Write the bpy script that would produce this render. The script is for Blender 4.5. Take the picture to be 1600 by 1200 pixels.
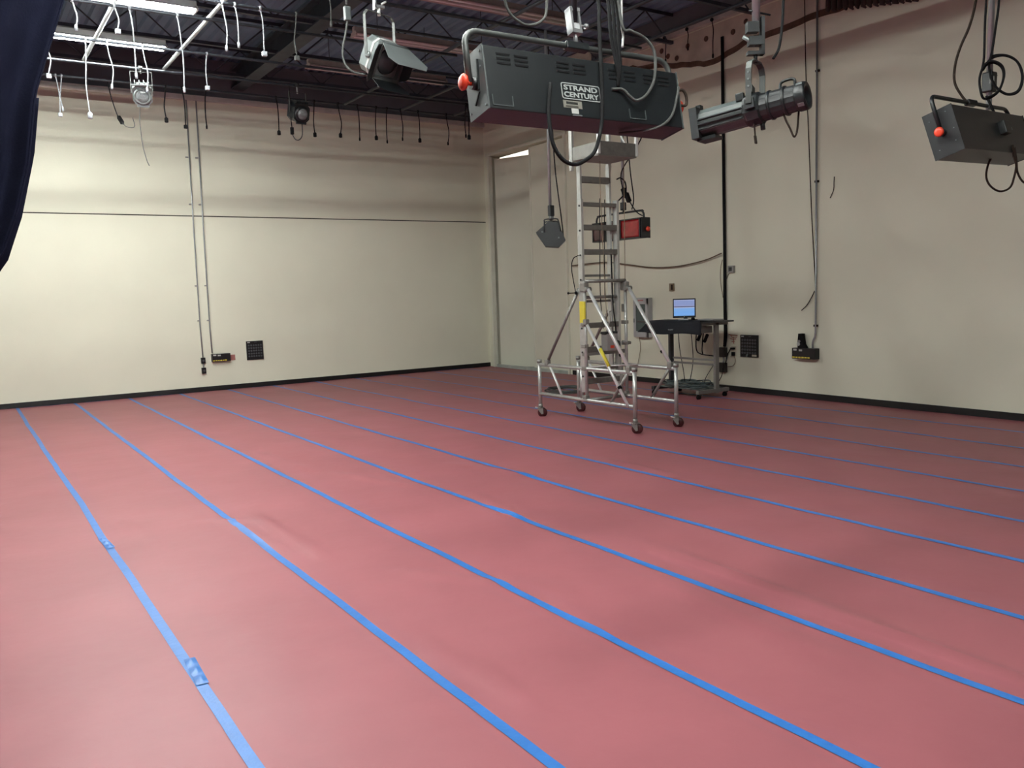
import bpy, bmesh, math, random
from mathutils import Vector, Matrix, noise
for o in list(bpy.data.objects): bpy.data.objects.remove(o, do_unlink=True)
S = bpy.context.scene
COL = S.collection
V = Vector
rnd = random.Random(7)

# ------------------------------------------------------------------ camera
YAW, PITCH, ROLL = 0.58223, -0.10893, -0.03242
CAM = V((-10.28038, -16.46979, 1.70))
fw = V((math.sin(YAW)*math.cos(PITCH), math.cos(YAW)*math.cos(PITCH), math.sin(PITCH)))
r0 = V((math.cos(YAW), -math.sin(YAW), 0)); u0 = r0.cross(fw)
cr = r0*math.cos(ROLL) + u0*math.sin(ROLL); cu = u0*math.cos(ROLL) - r0*math.sin(ROLL)
cd = bpy.data.cameras.new('camera'); cam = bpy.data.objects.new('camera', cd); COL.objects.link(cam)
cd.sensor_fit = 'HORIZONTAL'; cd.sensor_width = 36; cd.lens = 1316.064/1600*36; cd.clip_end = 200
cam.matrix_world = Matrix(((cr.x, cu.x, -fw.x, CAM.x), (cr.y, cu.y, -fw.y, CAM.y), (cr.z, cu.z, -fw.z, CAM.z), (0, 0, 0, 1)))
S.camera = cam
# ------------------------------------------------------------------ world, exposure
S.view_settings.view_transform = 'Standard'; S.view_settings.look = 'None'
S.view_settings.gamma = 1; S.view_settings.use_curve_mapping = False
S.view_settings.exposure = 0.0
wd = bpy.data.worlds.new('world'); S.world = wd; wd.use_nodes = True
wd.node_tree.nodes['Background'].inputs[0].default_value = (0.02, 0.02, 0.022, 1)
wd.node_tree.nodes['Background'].inputs[1].default_value = 0.3
TUBE_GLOW = 176        # brightness of each lit ceiling tube
LIGHT_COL = (0.96, 1.0, 0.95)
LIT_ROWS = (-3.5, -5.3, -7.1, -8.9, -10.7, -12.5, -14.3, -16.1)

# ------------------------------------------------------------------ materials
MATS = {}
def mat(name, col, rough=0.6, metal=0.0, var=0.08, scale=6.0, bump=0.0, bscale=60.0, spec=0.5, emit=None, estr=0.0, stretch=None, sheen=0.0):
    m = bpy.data.materials.new(name); m.use_nodes = True
    nt = m.node_tree; b = nt.nodes['Principled BSDF']
    tc = nt.nodes.new('ShaderNodeTexCoord'); src = tc.outputs['Object']
    if stretch:
        mp = nt.nodes.new('ShaderNodeMapping'); mp.inputs['Scale'].default_value = stretch
        nt.links.new(src, mp.inputs[0]); src = mp.outputs[0]
    n = nt.nodes.new('ShaderNodeTexNoise'); n.inputs['Scale'].default_value = scale; n.inputs['Detail'].default_value = 5
    nt.links.new(src, n.inputs['Vector'])
    rp = nt.nodes.new('ShaderNodeValToRGB')
    rp.color_ramp.elements[0].position = 0.3; rp.color_ramp.elements[1].position = 0.7
    rp.color_ramp.elements[0].color = (*[max(0, c*(1-var)) for c in col], 1)
    rp.color_ramp.elements[1].color = (*[min(1, c*(1+var)) for c in col], 1)
    nt.links.new(n.outputs[0], rp.inputs[0]); nt.links.new(rp.outputs[0], b.inputs['Base Color'])
    b.inputs['Roughness'].default_value = rough; b.inputs['Metallic'].default_value = metal
    b.inputs['Specular IOR Level'].default_value = spec
    if sheen: b.inputs['Sheen Weight'].default_value = sheen
    if bump:
        n2 = nt.nodes.new('ShaderNodeTexNoise'); n2.inputs['Scale'].default_value = bscale; n2.inputs['Detail'].default_value = 4
        nt.links.new(src, n2.inputs['Vector'])
        bp = nt.nodes.new('ShaderNodeBump'); bp.inputs['Strength'].default_value = bump; bp.inputs['Distance'].default_value = 0.01
        nt.links.new(n2.outputs[0], bp.inputs['Height']); nt.links.new(bp.outputs[0], b.inputs['Normal'])
    if emit:
        b.inputs['Emission Color'].default_value = (*emit, 1); b.inputs['Emission Strength'].default_value = estr
    MATS[name] = m
    return m
M = MATS
mat('cream_wall', (0.82, 0.81, 0.665), 0.75, var=0.03, scale=0.9, bump=0.08, bscale=30)
mat('cream_door', (0.76, 0.755, 0.63), 0.65, var=0.04, scale=1.2)
mat('cream_trim', (0.78, 0.775, 0.66), 0.5, var=0.04)
mat('seam_dark', (0.05, 0.045, 0.04), 0.9)
mat('upper_wall', (0.14, 0.15, 0.17), 0.85, var=0.15, scale=1.5)
mat('plaster', (0.64, 0.58, 0.48), 0.9, var=0.18, scale=3, bump=0.3, bscale=18)
mat('plaster_edge', (0.13, 0.075, 0.05), 0.95, var=0.3, scale=9, bump=0.5, bscale=40)
mat('baseboard', (0.005, 0.005, 0.006), 0.45)
mat('black_paint', (0.02, 0.02, 0.022), 0.9, var=0.1)
mat('concrete', (0.25, 0.24, 0.23), 0.9)
mat('deck', (0.17, 0.245, 0.35), 0.7, var=0.15, scale=0.8)
mat('steel_dark', (0.045, 0.058, 0.075), 0.55, metal=0.2, var=0.2)
mat('pipe_dark', (0.035, 0.04, 0.05), 0.45, metal=0.3, var=0.2)
mat('galv', (0.36, 0.37, 0.38), 0.34, metal=0.55, var=0.08, scale=20)
mat('ledge_white', (0.60, 0.58, 0.54), 0.6, var=0.1)
mat('paper', (0.295, 0.092, 0.108), 0.48, var=0.06, scale=1.6, bump=0.16, bscale=9, spec=0.36)
mat('tape', (0.024, 0.150, 0.47), 0.42, var=0.08, scale=14, bump=0.15, bscale=50)
mat('velour', (0.007, 0.008, 0.019), 0.95, var=0.15, scale=3, bump=0.2, bscale=80, spec=0.08)
mat('fixture_white', (0.75, 0.75, 0.73), 0.45)
mat('fixture_pink_bounce', (0.40, 0.33, 0.30), 0.5, var=0.1)  # pink light bounced off the floor is mixed into the unlit batten colour
mat('tube_lit', (0.9, 0.9, 0.9), 0.4, emit=LIGHT_COL, estr=TUBE_GLOW)
mat('panel_lit', (0.9, 0.9, 0.85), 0.5, emit=(1.0, 0.95, 0.80), estr=1.6)
mat('tube_off', (0.72, 0.72, 0.70), 0.3)
mat('lamp_black', (0.008, 0.0105, 0.012), 0.42, var=0.12, scale=10, bump=0.05)
mat('lamp_dark', (0.013, 0.015, 0.017), 0.5, var=0.12, scale=10)
mat('lamp_grey', (0.075, 0.088, 0.088), 0.45, var=0.08, scale=12)
mat('lamp_silver', (0.20, 0.225, 0.225), 0.4, metal=0.35, var=0.08)
mat('yoke_grey', (0.075, 0.080, 0.078), 0.4, metal=0.3, var=0.1)
mat('red_knob', (0.70, 0.055, 0.022), 0.4, var=0.05)
mat('white_print', (0.42, 0.45, 0.44), 0.6, var=0.05, scale=80)
mat('tag_metal', (0.26, 0.25, 0.215), 0.5, metal=0.2)
mat('label_white', (0.50, 0.50, 0.48), 0.6)
mat('label_yellow', (0.80, 0.65, 0.08), 0.6, var=0.15, scale=60)
mat('rubber_black', (0.007, 0.007, 0.008), 0.85, spec=0.15)
mat('cord_brown', (0.030, 0.021, 0.016), 0.85, spec=0.15)
mat('cord_grey', (0.085, 0.088, 0.085), 0.85, spec=0.15)
mat('cord_white', (0.33, 0.35, 0.38), 0.5)
mat('cord_dark', (0.010, 0.010, 0.011), 0.85, spec=0.15)
mat('cord_tan', (0.26, 0.20, 0.13), 0.8)
mat('rope_brown', (0.13, 0.085, 0.05), 0.85)
mat('gel_red', (0.25, 0.008, 0.012), 0.22, var=0.25, scale=12, bump=0.4, bscale=9)
mat('gel_dark', (0.05, 0.014, 0.016), 0.3, var=0.3, scale=12)
mat('lens', (0.16, 0.17, 0.175), 0.15, var=0.1, scale=20, bump=0.3, bscale=60)
mat('lens_dark', (0.05, 0.06, 0.065), 0.2, var=0.1)
mat('alu', (0.52, 0.53, 0.51), 0.38, metal=0.6, var=0.08, scale=15)
mat('alu_matt', (0.30, 0.295, 0.275), 0.5, metal=0.6, var=0.12, scale=15)
mat('alu_bright', (0.80, 0.81, 0.80), 0.28, metal=0.45, var=0.05)  # white highlights of the stays are put into the base colour
mat('tread', (0.17, 0.165, 0.15), 0.6, metal=0.35, var=0.15, scale=20)
mat('wheel_red', (0.05, 0.005, 0.007), 0.5)
mat('yellow_tape', (0.62, 0.52, 0.04), 0.55)
mat('winch_grey', (0.30, 0.29, 0.28), 0.5)
mat('table_top', (0.035, 0.034, 0.036), 0.4)
mat('table_frame', (0.19, 0.18, 0.17), 0.5, metal=0.2)
mat('table_leg_dark', (0.035, 0.036, 0.042), 0.5, metal=0.2)
mat('navy_cloth', (0.004, 0.005, 0.010), 0.9, bump=0.2)
mat('monitor_black', (0.015, 0.017, 0.018), 0.4)
mat('monitor_base', (0.55, 0.55, 0.56), 0.45)
mat('laptop_grey', (0.35, 0.34, 0.34), 0.4)
mat('socket_cream', (0.62, 0.58, 0.46), 0.45)
mat('box_brown', (0.025, 0.02, 0.018), 0.55)
mat('panel_black', (0.006, 0.0065, 0.008), 0.4)
mat('panel_socket', (0.10, 0.105, 0.115), 0.35, metal=0.3)
mat('card_pink', (0.40, 0.16, 0.14), 0.8)
mat('cabinet_white', (0.45, 0.455, 0.46), 0.4)
mat('cabinet_glass', (0.05, 0.075, 0.075), 0.08)
mat('sill_teal', (0.40, 0.44, 0.41), 0.6, var=0.15, scale=5)
mat('corridor', (0.35, 0.34, 0.31), 0.8)
mat('plastic_dark', (0.06, 0.08, 0.085), 0.3, var=0.3, scale=10)
mat('cloth_brown', (0.05, 0.032, 0.028), 0.95, var=0.25, scale=5)
mat('graffiti_red', (0.45, 0.16, 0.11), 0.85, var=0.15, scale=8)

def screen_mat():
    m = bpy.data.materials.new('screen_glow'); m.use_nodes = True; nt = m.node_tree
    b = nt.nodes['Principled BSDF']; b.inputs['Roughness'].default_value = 0.25; b.inputs['Base Color'].default_value = (0.02, 0.02, 0.02, 1)
    tc = nt.nodes.new('ShaderNodeTexCoord'); sp = nt.nodes.new('ShaderNodeSeparateXYZ'); nt.links.new(tc.outputs['Object'], sp.inputs[0])
    mr = nt.nodes.new('ShaderNodeMapRange'); mr.inputs[1].default_value = 0.08; mr.inputs[2].default_value = 0.325
    nt.links.new(sp.outputs['Z'], mr.inputs[0])
    rp = nt.nodes.new('ShaderNodeValToRGB'); cr_ = rp.color_ramp; cr_.interpolation = 'CONSTANT'
    cr_.elements[0].position = 0.0; cr_.elements[0].color = (0.20, 0.45, 0.90, 1)
    for ps, c in ((0.13, (0.19, 0.43, 0.88)), (0.28, (0.21, 0.44, 0.86)), (0.45, (0.30, 0.44, 0.80)), (0.50, (0.55, 0.62, 0.85)), (0.53, (0.13, 0.13, 0.25)), (0.585, (0.33, 0.36, 0.60)), (0.64, (0.27, 0.34, 0.62)), (0.93, (0.38, 0.44, 0.72))):
        e = cr_.elements.new(ps); e.color = (*c, 1)
    nt.links.new(mr.outputs[0], rp.inputs[0]); nt.links.new(rp.outputs[0], b.inputs['Emission Color']); b.inputs['Emission Strength'].default_value = 0.85
    M['screen_glow'] = m
screen_mat()

# ------------------------------------------------------------------ mesh helpers
class MB:
    def __init__(s): s.v = []; s.f = []; s.sm = []
    def add(s, vs, fs, smooth=False):
        b = len(s.v); s.v += [V(x) for x in vs]; s.f += [tuple(b+i for i in f) for f in fs]
        s.sm += [smooth]*len(fs) if isinstance(smooth, bool) else smooth
        return s
    def box(s, c, d, R=None, bev=0.0):
        x, y, z = [k/2 for k in d]; c = V(c)
        if bev <= 0:
            vs = [V((a*x, b*y, e*z)) for a in (-1, 1) for b in (-1, 1) for e in (-1, 1)]
            fs = [(0, 1, 3, 2), (4, 6, 7, 5), (0, 4, 5, 1), (2, 3, 7, 6), (0, 2, 6, 4), (1, 5, 7, 3)]
        else:
            bm = bmesh.new(); bmesh.ops.create_cube(bm, size=1); 
            for v in bm.verts: v.co = V((v.co.x*2*x, v.co.y*2*y, v.co.z*2*z))
            bmesh.ops.bevel(bm, geom=bm.edges[:], offset=bev, segments=2, profile=0.5, affect='EDGES')
            bm.verts.index_update(); vs = [v.co.copy() for v in bm.verts]; fs = [tuple(v.index for v in f.verts) for f in bm.faces]; bm.free()
        if R is not None: vs = [R @ v for v in vs]
        return s.add([v+c for v in vs], fs)
    def bar(s, p0, p1, w, h, up=(0, 0, 1)):
        p0 = V(p0); p1 = V(p1); d = (p1-p0).normalized(); u = V(up)
        if abs(d.dot(u)) > 0.95: u = V((0, 1, 0))
        r = d.cross(u).normalized(); u = r.cross(d)
        vs = [p+r*(a*w/2)+u*(b*h/2) for p in (p0, p1) for a, b in ((-1, -1), (1, -1), (1, 1), (-1, 1))]
        return s.add(vs, [(3, 2, 1, 0), (4, 5, 6, 7), (0, 1, 5, 4), (1, 2, 6, 5), (2, 3, 7, 6), (3, 0, 4, 7)])
    def tube(s, path, r, n=8, closed=False):
        P = [V(p) for p in path]; m = len(P)
        rad = r if isinstance(r, (list, tuple)) else [r]*m
        T = []
        for i in range(m):
            a = P[(i-1) % m] if (closed or i) else P[0]; b = P[(i+1) % m] if (closed or i < m-1) else P[-1]
            t = (b-a); T.append(t.normalized() if t.length > 1e-9 else V((0, 0, 1)))
        u = V((0, 0, 1)) if abs(T[0].z) < 0.9 else V((1, 0, 0))
        u = (u - T[0]*u.dot(T[0])).normalized(); vs = []
        for i in range(m):
            u = (u - T[i]*u.dot(T[i])); u = u.normalized() if u.length > 1e-6 else T[i].orthogonal().normalized()
            w = T[i].cross(u)
            for k in range(n):
                a = 2*math.pi*k/n; vs.append(P[i] + (u*math.cos(a)+w*math.sin(a))*rad[i])
        fs = []; sm = []
        for i in range(m if closed else m-1):
            j = (i+1) % m
            for k in range(n):
                l = (k+1) % n; fs.append((i*n+k, i*n+l, j*n+l, j*n+k)); sm.append(True)
        if not closed:
            fs.append(tuple(range(n))[::-1]); fs.append(tuple((m-1)*n+k for k in range(n))); sm += [False, False]
        return s.add(vs, fs, sm)
    def cyl(s, p0, p1, r, n=12, r2=None): return s.tube([p0, p1], [r, r if r2 is None else r2], n)
    def lathe(s, prof, org=(0, 0, 0), axis=(0, 0, 1), n=20, smooth=True):
        a = V(axis).normalized(); u = a.orthogonal().normalized(); w = a.cross(u); o = V(org)
        vs = []; 
        for (r, h) in prof:
            for k in range(n):
                t = 2*math.pi*k/n; vs.append(o + a*h + (u*math.cos(t)+w*math.sin(t))*r)
        fs = []; sm = []
        for i in range(len(prof)-1):
            for k in range(n):
                l = (k+1) % n; fs.append((i*n+k, i*n+l, (i+1)*n+l, (i+1)*n+k)); sm.append(smooth)
        fs.append(tuple(range(n))[::-1]); fs.append(tuple((len(prof)-1)*n+k for k in range(n))); sm += [False, False]
        return s.add(vs, fs, sm)
    def prism(s, poly, o, e1, e2, e3, depth):
        o = V(o); e1 = V(e1); e2 = V(e2); e3 = V(e3); n = len(poly)
        vs = [o+e1*a+e2*b for a, b in poly] + [o+e1*a+e2*b+e3*depth for a, b in poly]
        fs = [tuple(range(n))[::-1], tuple(range(n, 2*n))] + [(i, (i+1) % n, n+(i+1) % n, n+i) for i in range(n)]
        return s.add(vs, fs)
    def grid(s, fn, nu, nv, smooth=True):
        vs = [fn(i/nu, j/nv) for i in range(nu+1) for j in range(nv+1)]
        fs = [(i*(nv+1)+j, (i+1)*(nv+1)+j, (i+1)*(nv+1)+j+1, i*(nv+1)+j+1) for i in range(nu) for j in range(nv)]
        return s.add(vs, fs, smooth)
    def mesh(s, name, m, off=(0, 0, 0)):
        me = bpy.data.meshes.new(name); off = V(off)
        me.from_pydata([tuple(v-off) for v in s.v], [], s.f)
        me.polygons.foreach_set('use_smooth', s.sm); me.materials.append(M[m] if isinstance(m, str) else m)
        me.update(); return me
    def build(s, name, m, parent=None, off=None, solid=0.0, label=None):
        """link as ONE mesh object; coordinates are in the frame of the parent unless off is given"""
        o = bpy.data.objects.new(name, s.mesh(name, m, off or (0, 0, 0))); COL.objects.link(o)
        if parent: o.parent = parent
        elif off: o.location = off
        if solid:
            sd = o.modifiers.new('thickness', 'SOLIDIFY'); sd.thickness = solid; sd.offset = 0
        bm = bmesh.new(); bm.from_mesh(o.data)
        if not solid: bmesh.ops.recalc_face_normals(bm, faces=bm.faces)
        bm.to_mesh(o.data); bm.free()
        if label: o['label'] = label
        return o
def tag(o, label, cat, group=None):
    o['label'] = label; o['category'] = cat
    if group: o['group'] = group
    return o
def thing(name, label, cat, loc=(0, 0, 0), R=None, group=None):
    o = bpy.data.objects.new(name, None); COL.objects.link(o); o.empty_display_size = 0.1
    mw = R.to_4x4() if R is not None else Matrix.Identity(4)
    mw.translation = V(loc); o.matrix_world = mw
    return tag(o, label, cat, group)
def struct(o): o['kind'] = 'structure'; return o
def copy_tree(o, parent=None):
    c = o.copy(); COL.objects.link(c)
    if parent: c.parent = parent
    for ch in [x for x in bpy.data.objects if x.parent == o]: copy_tree(ch, c)
    return c
def smooth_path(pts, k=6):
    P = [V(p) for p in pts]; P = [P[0]*2-P[1]] + P + [P[-1]*2-P[-2]]; out = []
    for i in range(1, len(P)-2):
        for j in range(k):
            t = j/k; a, b, c, d = P[i-1:i+3]
            out.append(0.5*((2*b)+(c-a)*t+(2*a-5*b+4*c-d)*t*t+(-a+3*b-3*c+d)*t**3))
    out.append(P[-2]); return out
def frame(y, up=(0, 0, 1)):
    y = V(y).normalized(); x = y.cross(V(up)).normalized(); z = x.cross(y)
    return Matrix((x, y, z)).transposed()
def euler(rz, rx, ry):
    return Matrix.Rotation(rz, 3, 'Z') @ Matrix.Rotation(ry, 3, 'Y') @ Matrix.Rotation(rx, 3, 'X')

# ================================================================== SETTING
X0, Y0, ZT = -13.6, -21.0, 6.15
floor = struct(MB().box(((X0)/2, Y0/2, -0.15), (-X0+0.6, -Y0+0.6, 0.3)).build('floor', 'concrete'))
# back wall: backing with two panels, a dark open joint between them
wall_back = struct(MB().box((X0/2, 0.13, ZT/2), (-X0+0.6, 0.22, ZT)).build('wall_back', 'seam_dark'))
SEAM = 3.29
MB().box((X0/2, 0.01, SEAM/2-0.006), (-X0, 0.02, SEAM-0.012)).build('wall_panel', 'cream_wall', wall_back)
MB().box((X0/2, 0.01, (SEAM+5.46)/2+0.004), (-X0, 0.02, 5.46-SEAM-0.008)).build('wall_panel', 'cream_wall', wall_back)
MB().box((X0/2, 0.008, (5.46+ZT)/2), (-X0, 0.024, ZT-5.46)).build('upper_panel', 'upper_wall', wall_back)
# right wall with the tall door opening near the corner
DY0, DY1, DZ = -0.20, -3.04, 4.71
w = MB(); w.box((0.15, (Y0+DY1)/2, ZT/2), (0.30, DY1-Y0, ZT)); w.box((0.15, (DY0+DY1)/2, (ZT+DZ)/2), (0.30, DY0-DY1, ZT-DZ)); w.box((0.15, DY0/2+0.11, ZT/2), (0.30, -DY0+0.22, ZT))
wall_right = struct(w.build('wall_right', 'cream_wall'))
struct(MB().box((X0-0.15, Y0/2, ZT/2), (0.3, -Y0+0.6, ZT)).build('wall_left', 'black_paint'))
struct(MB().box((X0/2, Y0-0.15, ZT/2), (-X0+0.6, 0.3, ZT)).build('wall_front', 'black_paint'))
# torn plaster along the top of the right wall
band = [(-4.2, 5.50), (-5.035, 5.451), (-5.674, 5.368), (-6.1, 5.27), (-6.341, 5.244), (-6.689, 5.144), (-7.089, 5.147), (-7.346, 5.227), (-7.533, 5.274), (-7.834, 5.27), (-8.235, 5.273), (-8.616, 5.302), (-9.028, 5.298), (-9.321, 5.297), (-9.9, 5.33), (-10.8, 5.36), (-12, 5.4)]
ragged = []
for a, b in zip(band[:-1], band[1:]):
    for k in range(5):
        t = k/5; y = a[0]+(b[0]-a[0])*t; z = a[1]+(b[1]-a[1])*t
        ragged.append((y, z+0.035*noise.noise(V((y*4, z, 3)))))
ragged.append(band[-1])
def strip(lo, hi, x0, x1):
    m = MB(); n = len(lo)
    vs = [V((x, y, z)) for x in (x0, x1) for (y, z) in lo] + [V((x, y, z)) for x in (x0, x1) for (y, z) in hi]
    for i in range(n-1):
        m.add([vs[n+i], vs[n+i+1], vs[3*n+i+1], vs[3*n+i]], [(0, 1, 2, 3)])
        m.add([vs[i], vs[i+1], vs[n+i+1], vs[n+i]], [(0, 1, 2, 3)])
        m.add([vs[2*n+i], vs[2*n+i+1], vs[3*n+i+1], vs[3*n+i]], [(0, 1, 2, 3)])
    return m
strip([(y, z+0.05+0.03*noise.noise(V((y*7, 1, 1)))) for y, z in ragged], [(y, 5.73) for y, z in ragged], 0, -0.012).build('plaster_coat', 'plaster', wall_right)
strip(ragged, [(y, z+0.085) for y, z in ragged], 0, -0.018).build('torn_plaster_edge', 'plaster_edge', wall_right)
MB().box((-0.004, (Y0-3.9)/2, (5.80+ZT)/2), (0.02, -Y0-3.9, ZT-5.80)).build('upper_panel', 'upper_wall', wall_right)
for y, z in ((-5.9, 5.50), (-6.35, 5.55), (-6.75, 5.56), (-5.75, 5.62), (-7.3, 5.52), (-6.1, 5.42), (-7.55, 5.6)):
    MB().lathe([(0.045, 0), (0.04, 0.01), (0.02, 0.014)], (-0.012, y, z), (-1, 0, 0), 10).build('bolt_head', 'plaster_edge', wall_right)
# ledges under the roof
struct(MB().box((X0/2, -0.035, 5.42), (-X0, 0.07, 0.09)).build('trim_1', 'ledge_white'))
t2 = MB(); t2.box((-0.05, (Y0-0.0)/2, 5.765), (0.10, -Y0, 0.02)); t2.box((-0.095, Y0/2, 5.80), (0.012, -Y0, 0.09)); struct(t2.build('trim_2', 'ledge_white'))
# baseboards
struct(MB().box((X0/2-0.01, -0.008, 0.05), (-X0-0.02, 0.016, 0.10)).build('baseboard_back', 'baseboard'))
struct(MB().box((-0.008, (Y0+DY1-0.06)/2, 0.05), (0.016, DY1-0.06-Y0, 0.10)).build('baseboard_right', 'baseboard'))
# door
door = struct(thing('door_1', '', '', (0, DY0, 0))); del door['label']; del door['category']
dm = MB(); dm.box((-0.01, DY0-0.035, DZ/2), (0.10, 0.07, DZ)); dm.box((-0.01, DY1+0.02, DZ/2), (0.08, 0.05, DZ)); dm.box((-0.01, (DY0+DY1)/2, DZ+0.03), (0.10, DY0-DY1+0.1, 0.06))
dm.build('door_frame', 'cream_trim', door, (0, DY0, 0))
A1 = math.radians(24); hx, hy = 0.10, DY0-0.10
Rl = Matrix.Rotation(A1, 3, 'Z'); l1 = MB()
l1.box(V((hx, hy, DZ/2-0.02)) + Rl @ V((0.0, -0.75, 0)), (0.045, 1.5, DZ-0.09), Rl); l1.build('door_leaf', 'cream_door', door, (0, DY0, 0))
l2 = MB(); l2.box((0.07, (-1.70+DY1)/2, DZ/2-0.01), (0.045, -1.70-DY1-0.03, DZ-0.03)); l2.build('door_leaf', 'cream_door', door, (0, DY0, 0))
MB().box((0.044, -1.725, DZ/2), (0.012, 0.05, DZ-0.05)).build('meeting_strip', 'cream_trim', door, (0, DY0, 0))
MB().box((-0.02, (DY0+DY1)/2-0.05, 0.04), (0.05, DY0-DY1-0.16, 0.075)).build('door_sill', 'sill_teal', door, (0, DY0, 0))
# lit passage behind the door
pw = MB(); pw.box((3.2, -1.6, 2.9), (0.1, 5.6, 5.8)); pw.box((1.75, 1.15, 2.9), (2.9, 0.1, 5.8)); pw.box((1.75, -4.4, 2.9), (2.9, 0.1, 5.8)); pw.box((1.75, -1.6, 5.75), (2.9, 5.6, 0.1)); pw.box((1.75, -1.6, -0.05), (2.9, 5.6, 0.1))
struct(pw.build('wall_passage', 'corridor'))
pl = thing('gap_glow_panel', 'added glowing panel on the passage wall that whitens the door gap', 'light', (1.7, 1.10, 5.25))  # glowing panel added so the door gap looks white
MB().box((0, -0.02, 0), (2.3, 0.04, 0.8)).build('housing', 'fixture_white', pl); MB().box((0, -0.045, 0), (2.2, 0.012, 0.7)).build('glow_sheet', 'panel_lit', pl)

# ceiling: ribbed steel deck with joists and a girder
prof = []; x = X0; pit = 0.19; dz = 0.045
while x < 0.25:
    prof += [(x, ZT), (x+0.07, ZT), (x+0.10, ZT+dz), (x+0.16, ZT+dz)]; x += pit
dk = MB(); n = len(prof)
dk.add([V((a, y, b)) for y in (Y0-0.2, 0.25) for a, b in prof], [(i, i+1, n+i+1, n+i) for i in range(n-1)])
ceiling = struct(dk.build('ceiling', 'deck', solid=0.006))
MB().box((X0/2, Y0/2, ZT+0.12), (-X0+0.6, -Y0+0.6, 0.06)).build('roof_board', 'deck', ceiling)
def joist(y):
    m = MB(); zt, zb = ZT-0.03, ZT-0.46
    for z in (zt, zb):
        m.bar((X0, y-0.025, z), (0, y-0.025, z), 0.012, 0.05); m.bar((X0, y, z+(0.02 if z == zt else -0.02)), (0, y, z+(0.02 if z == zt else -0.02)), 0.06, 0.012)
    x = X0; k = 0
    while x < -0.5:
        m.cyl((x, y, zb if k % 2 else zt), (x+0.5, y, zt if k % 2 else zb), 0.012, 6); x += 0.5; k += 1
    return m.build('joist', 'steel_dark', ceiling)
for i in range(12): joist(-0.9-i*1.7)
gm = MB(); gx = -5.42; gm.box((gx, Y0/2, 5.66), (0.24, -Y0, 0.025)); gm.box((gx, Y0/2, 5.83), (0.02, -Y0, 0.32)); gm.box((gx, Y0/2, 5.99), (0.24, -Y0, 0.02)); gm.build('girder', 'steel_dark', ceiling)

# ------------------------------------------------------------------ paper floor
def hfun(x, y):
    h = 0.0045*noise.noise(V((x*0.9, y*0.8, 0.3))) + 0.0038*noise.noise(V((x*2.9, y*1.9, 5))) + 0.0012*noise.noise(V((x*7, y*6, 8)))
    # long soft ridges with their own places
    def ridge(ax, ay, bx, by, wd_, ht):
        dx, dy = bx-ax, by-ay; L2 = dx*dx+dy*dy; t = ((x-ax)*dx+(y-ay)*dy)/L2
        if t < -0.2 or t > 1.2: return 0
        d = ((x-ax)*dy-(y-ay)*dx)/math.sqrt(L2)
        e = max(0.0, min(1.0, (t+0.2)/0.3))*max(0.0, min(1.0, (1.2-t)/0.3))
        return 1.25*ht*e*math.exp(-(d/wd_)**2)
    h += ridge(-6.60, -12.7, -6.72, -15.2, 0.055, 0.026)
    h += ridge(-8.74, -9.85, -8.40, -10.15, 0.035, 0.012) + ridge(-8.45, -10.0, -8.38, -11.2, 0.04, 0.016) + ridge(-8.60, -10.1, -8.56, -10.9, 0.035, 0.012)
    h += ridge(-9.30, -9.3, -9.38, -10.3, 0.03, 0.015) + ridge(-9.22, -9.5, -9.25, -10.2, 0.03, 0.009)
    h += ridge(-7.6, -7.2, -7.5, -8.4, 0.05, 0.014) + ridge(-6.75, -10.5, -6.85, -11.3, 0.04, 0.016) + ridge(-5.0, -10.1, -5.0, -11.0, 0.05, 0.018)
    h += ridge(-8.5, -12.9, -8.42, -13.7, 0.03, 0.010) + ridge(-7.55, -12.6, -7.75, -13.4, 0.05, 0.010) + ridge(-6.2, -9.3, -5.9, -10.4, 0.05, 0.012)
    h += ridge(-8.1, -11.9, -7.7, -12.5, 0.05, 0.010) + ridge(-7.0, -13.0, -7.1, -14.2, 0.06, 0.010) + ridge(-7.3, -8.9, -7.0, -9.8, 0.05, 0.011)
    return h
PB = 0.012
TX = [-10.377+0.876*i for i in range(-3, 12)]       # tape lines
edges = [X0+0.02]+[t for t in TX if t > X0+0.3]+[-0.02]
for i in range(len(edges)-1):
    a, b = edges[i]+0.002, edges[i+1]-0.002
    near = a > -10.5 and a < -3
    ny = 420 if near else 90; nx = 14 if near else 6
    yA, yB = -0.03, Y0+0.02
    MB().grid(lambda u, v: V((a+(b-a)*u, yA+(yB-yA)*v, PB+hfun(a+(b-a)*u, yA+(yB-yA)*v))), nx, ny).build('paper_sheet', 'paper', floor)
def tape_line(x, ya, yb, w_=0.05, drift=None):
    ny = int(abs(ya-yb)/0.06)+2; wob = drift or (lambda y: 0.012*noise.noise(V((x*5, y*0.6, 9)))+0.004*noise.noise(V((x*5, y*2.5, 2))))
    def fn(u, v):
        y = ya+(yb-ya)*v; xx = x+wob(y)+(u-0.5)*w_
        return V((xx, y, PB+0.0025+hfun(xx, y)))
    return MB().grid(fn, 4, ny)
ORD = ['first', 'second', 'third', 'fourth', 'fifth', 'sixth', 'seventh', 'eighth', 'ninth', 'tenth', 'eleventh']
for i in range(1, 12):
    x = TX[i+3]
    o = tape_line(x, -0.06 if i < 9 else -0.3, Y0+0.1 if i < 9 else -13.5).build('tape_line', 'tape', off=(x, -0.06, 0))
    lab = 'long blue floor tape line, %s from the left at the back wall' % ORD[i-1]
    if i == 1: lab = 'leftmost long blue tape line on the pink paper floor, puckered in two places'
    if i == 11: lab = 'blue tape line on the pink paper floor nearest the right wall'
    tag(o, lab, 'tape', 'blue tape lines on the paper floor')
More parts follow.
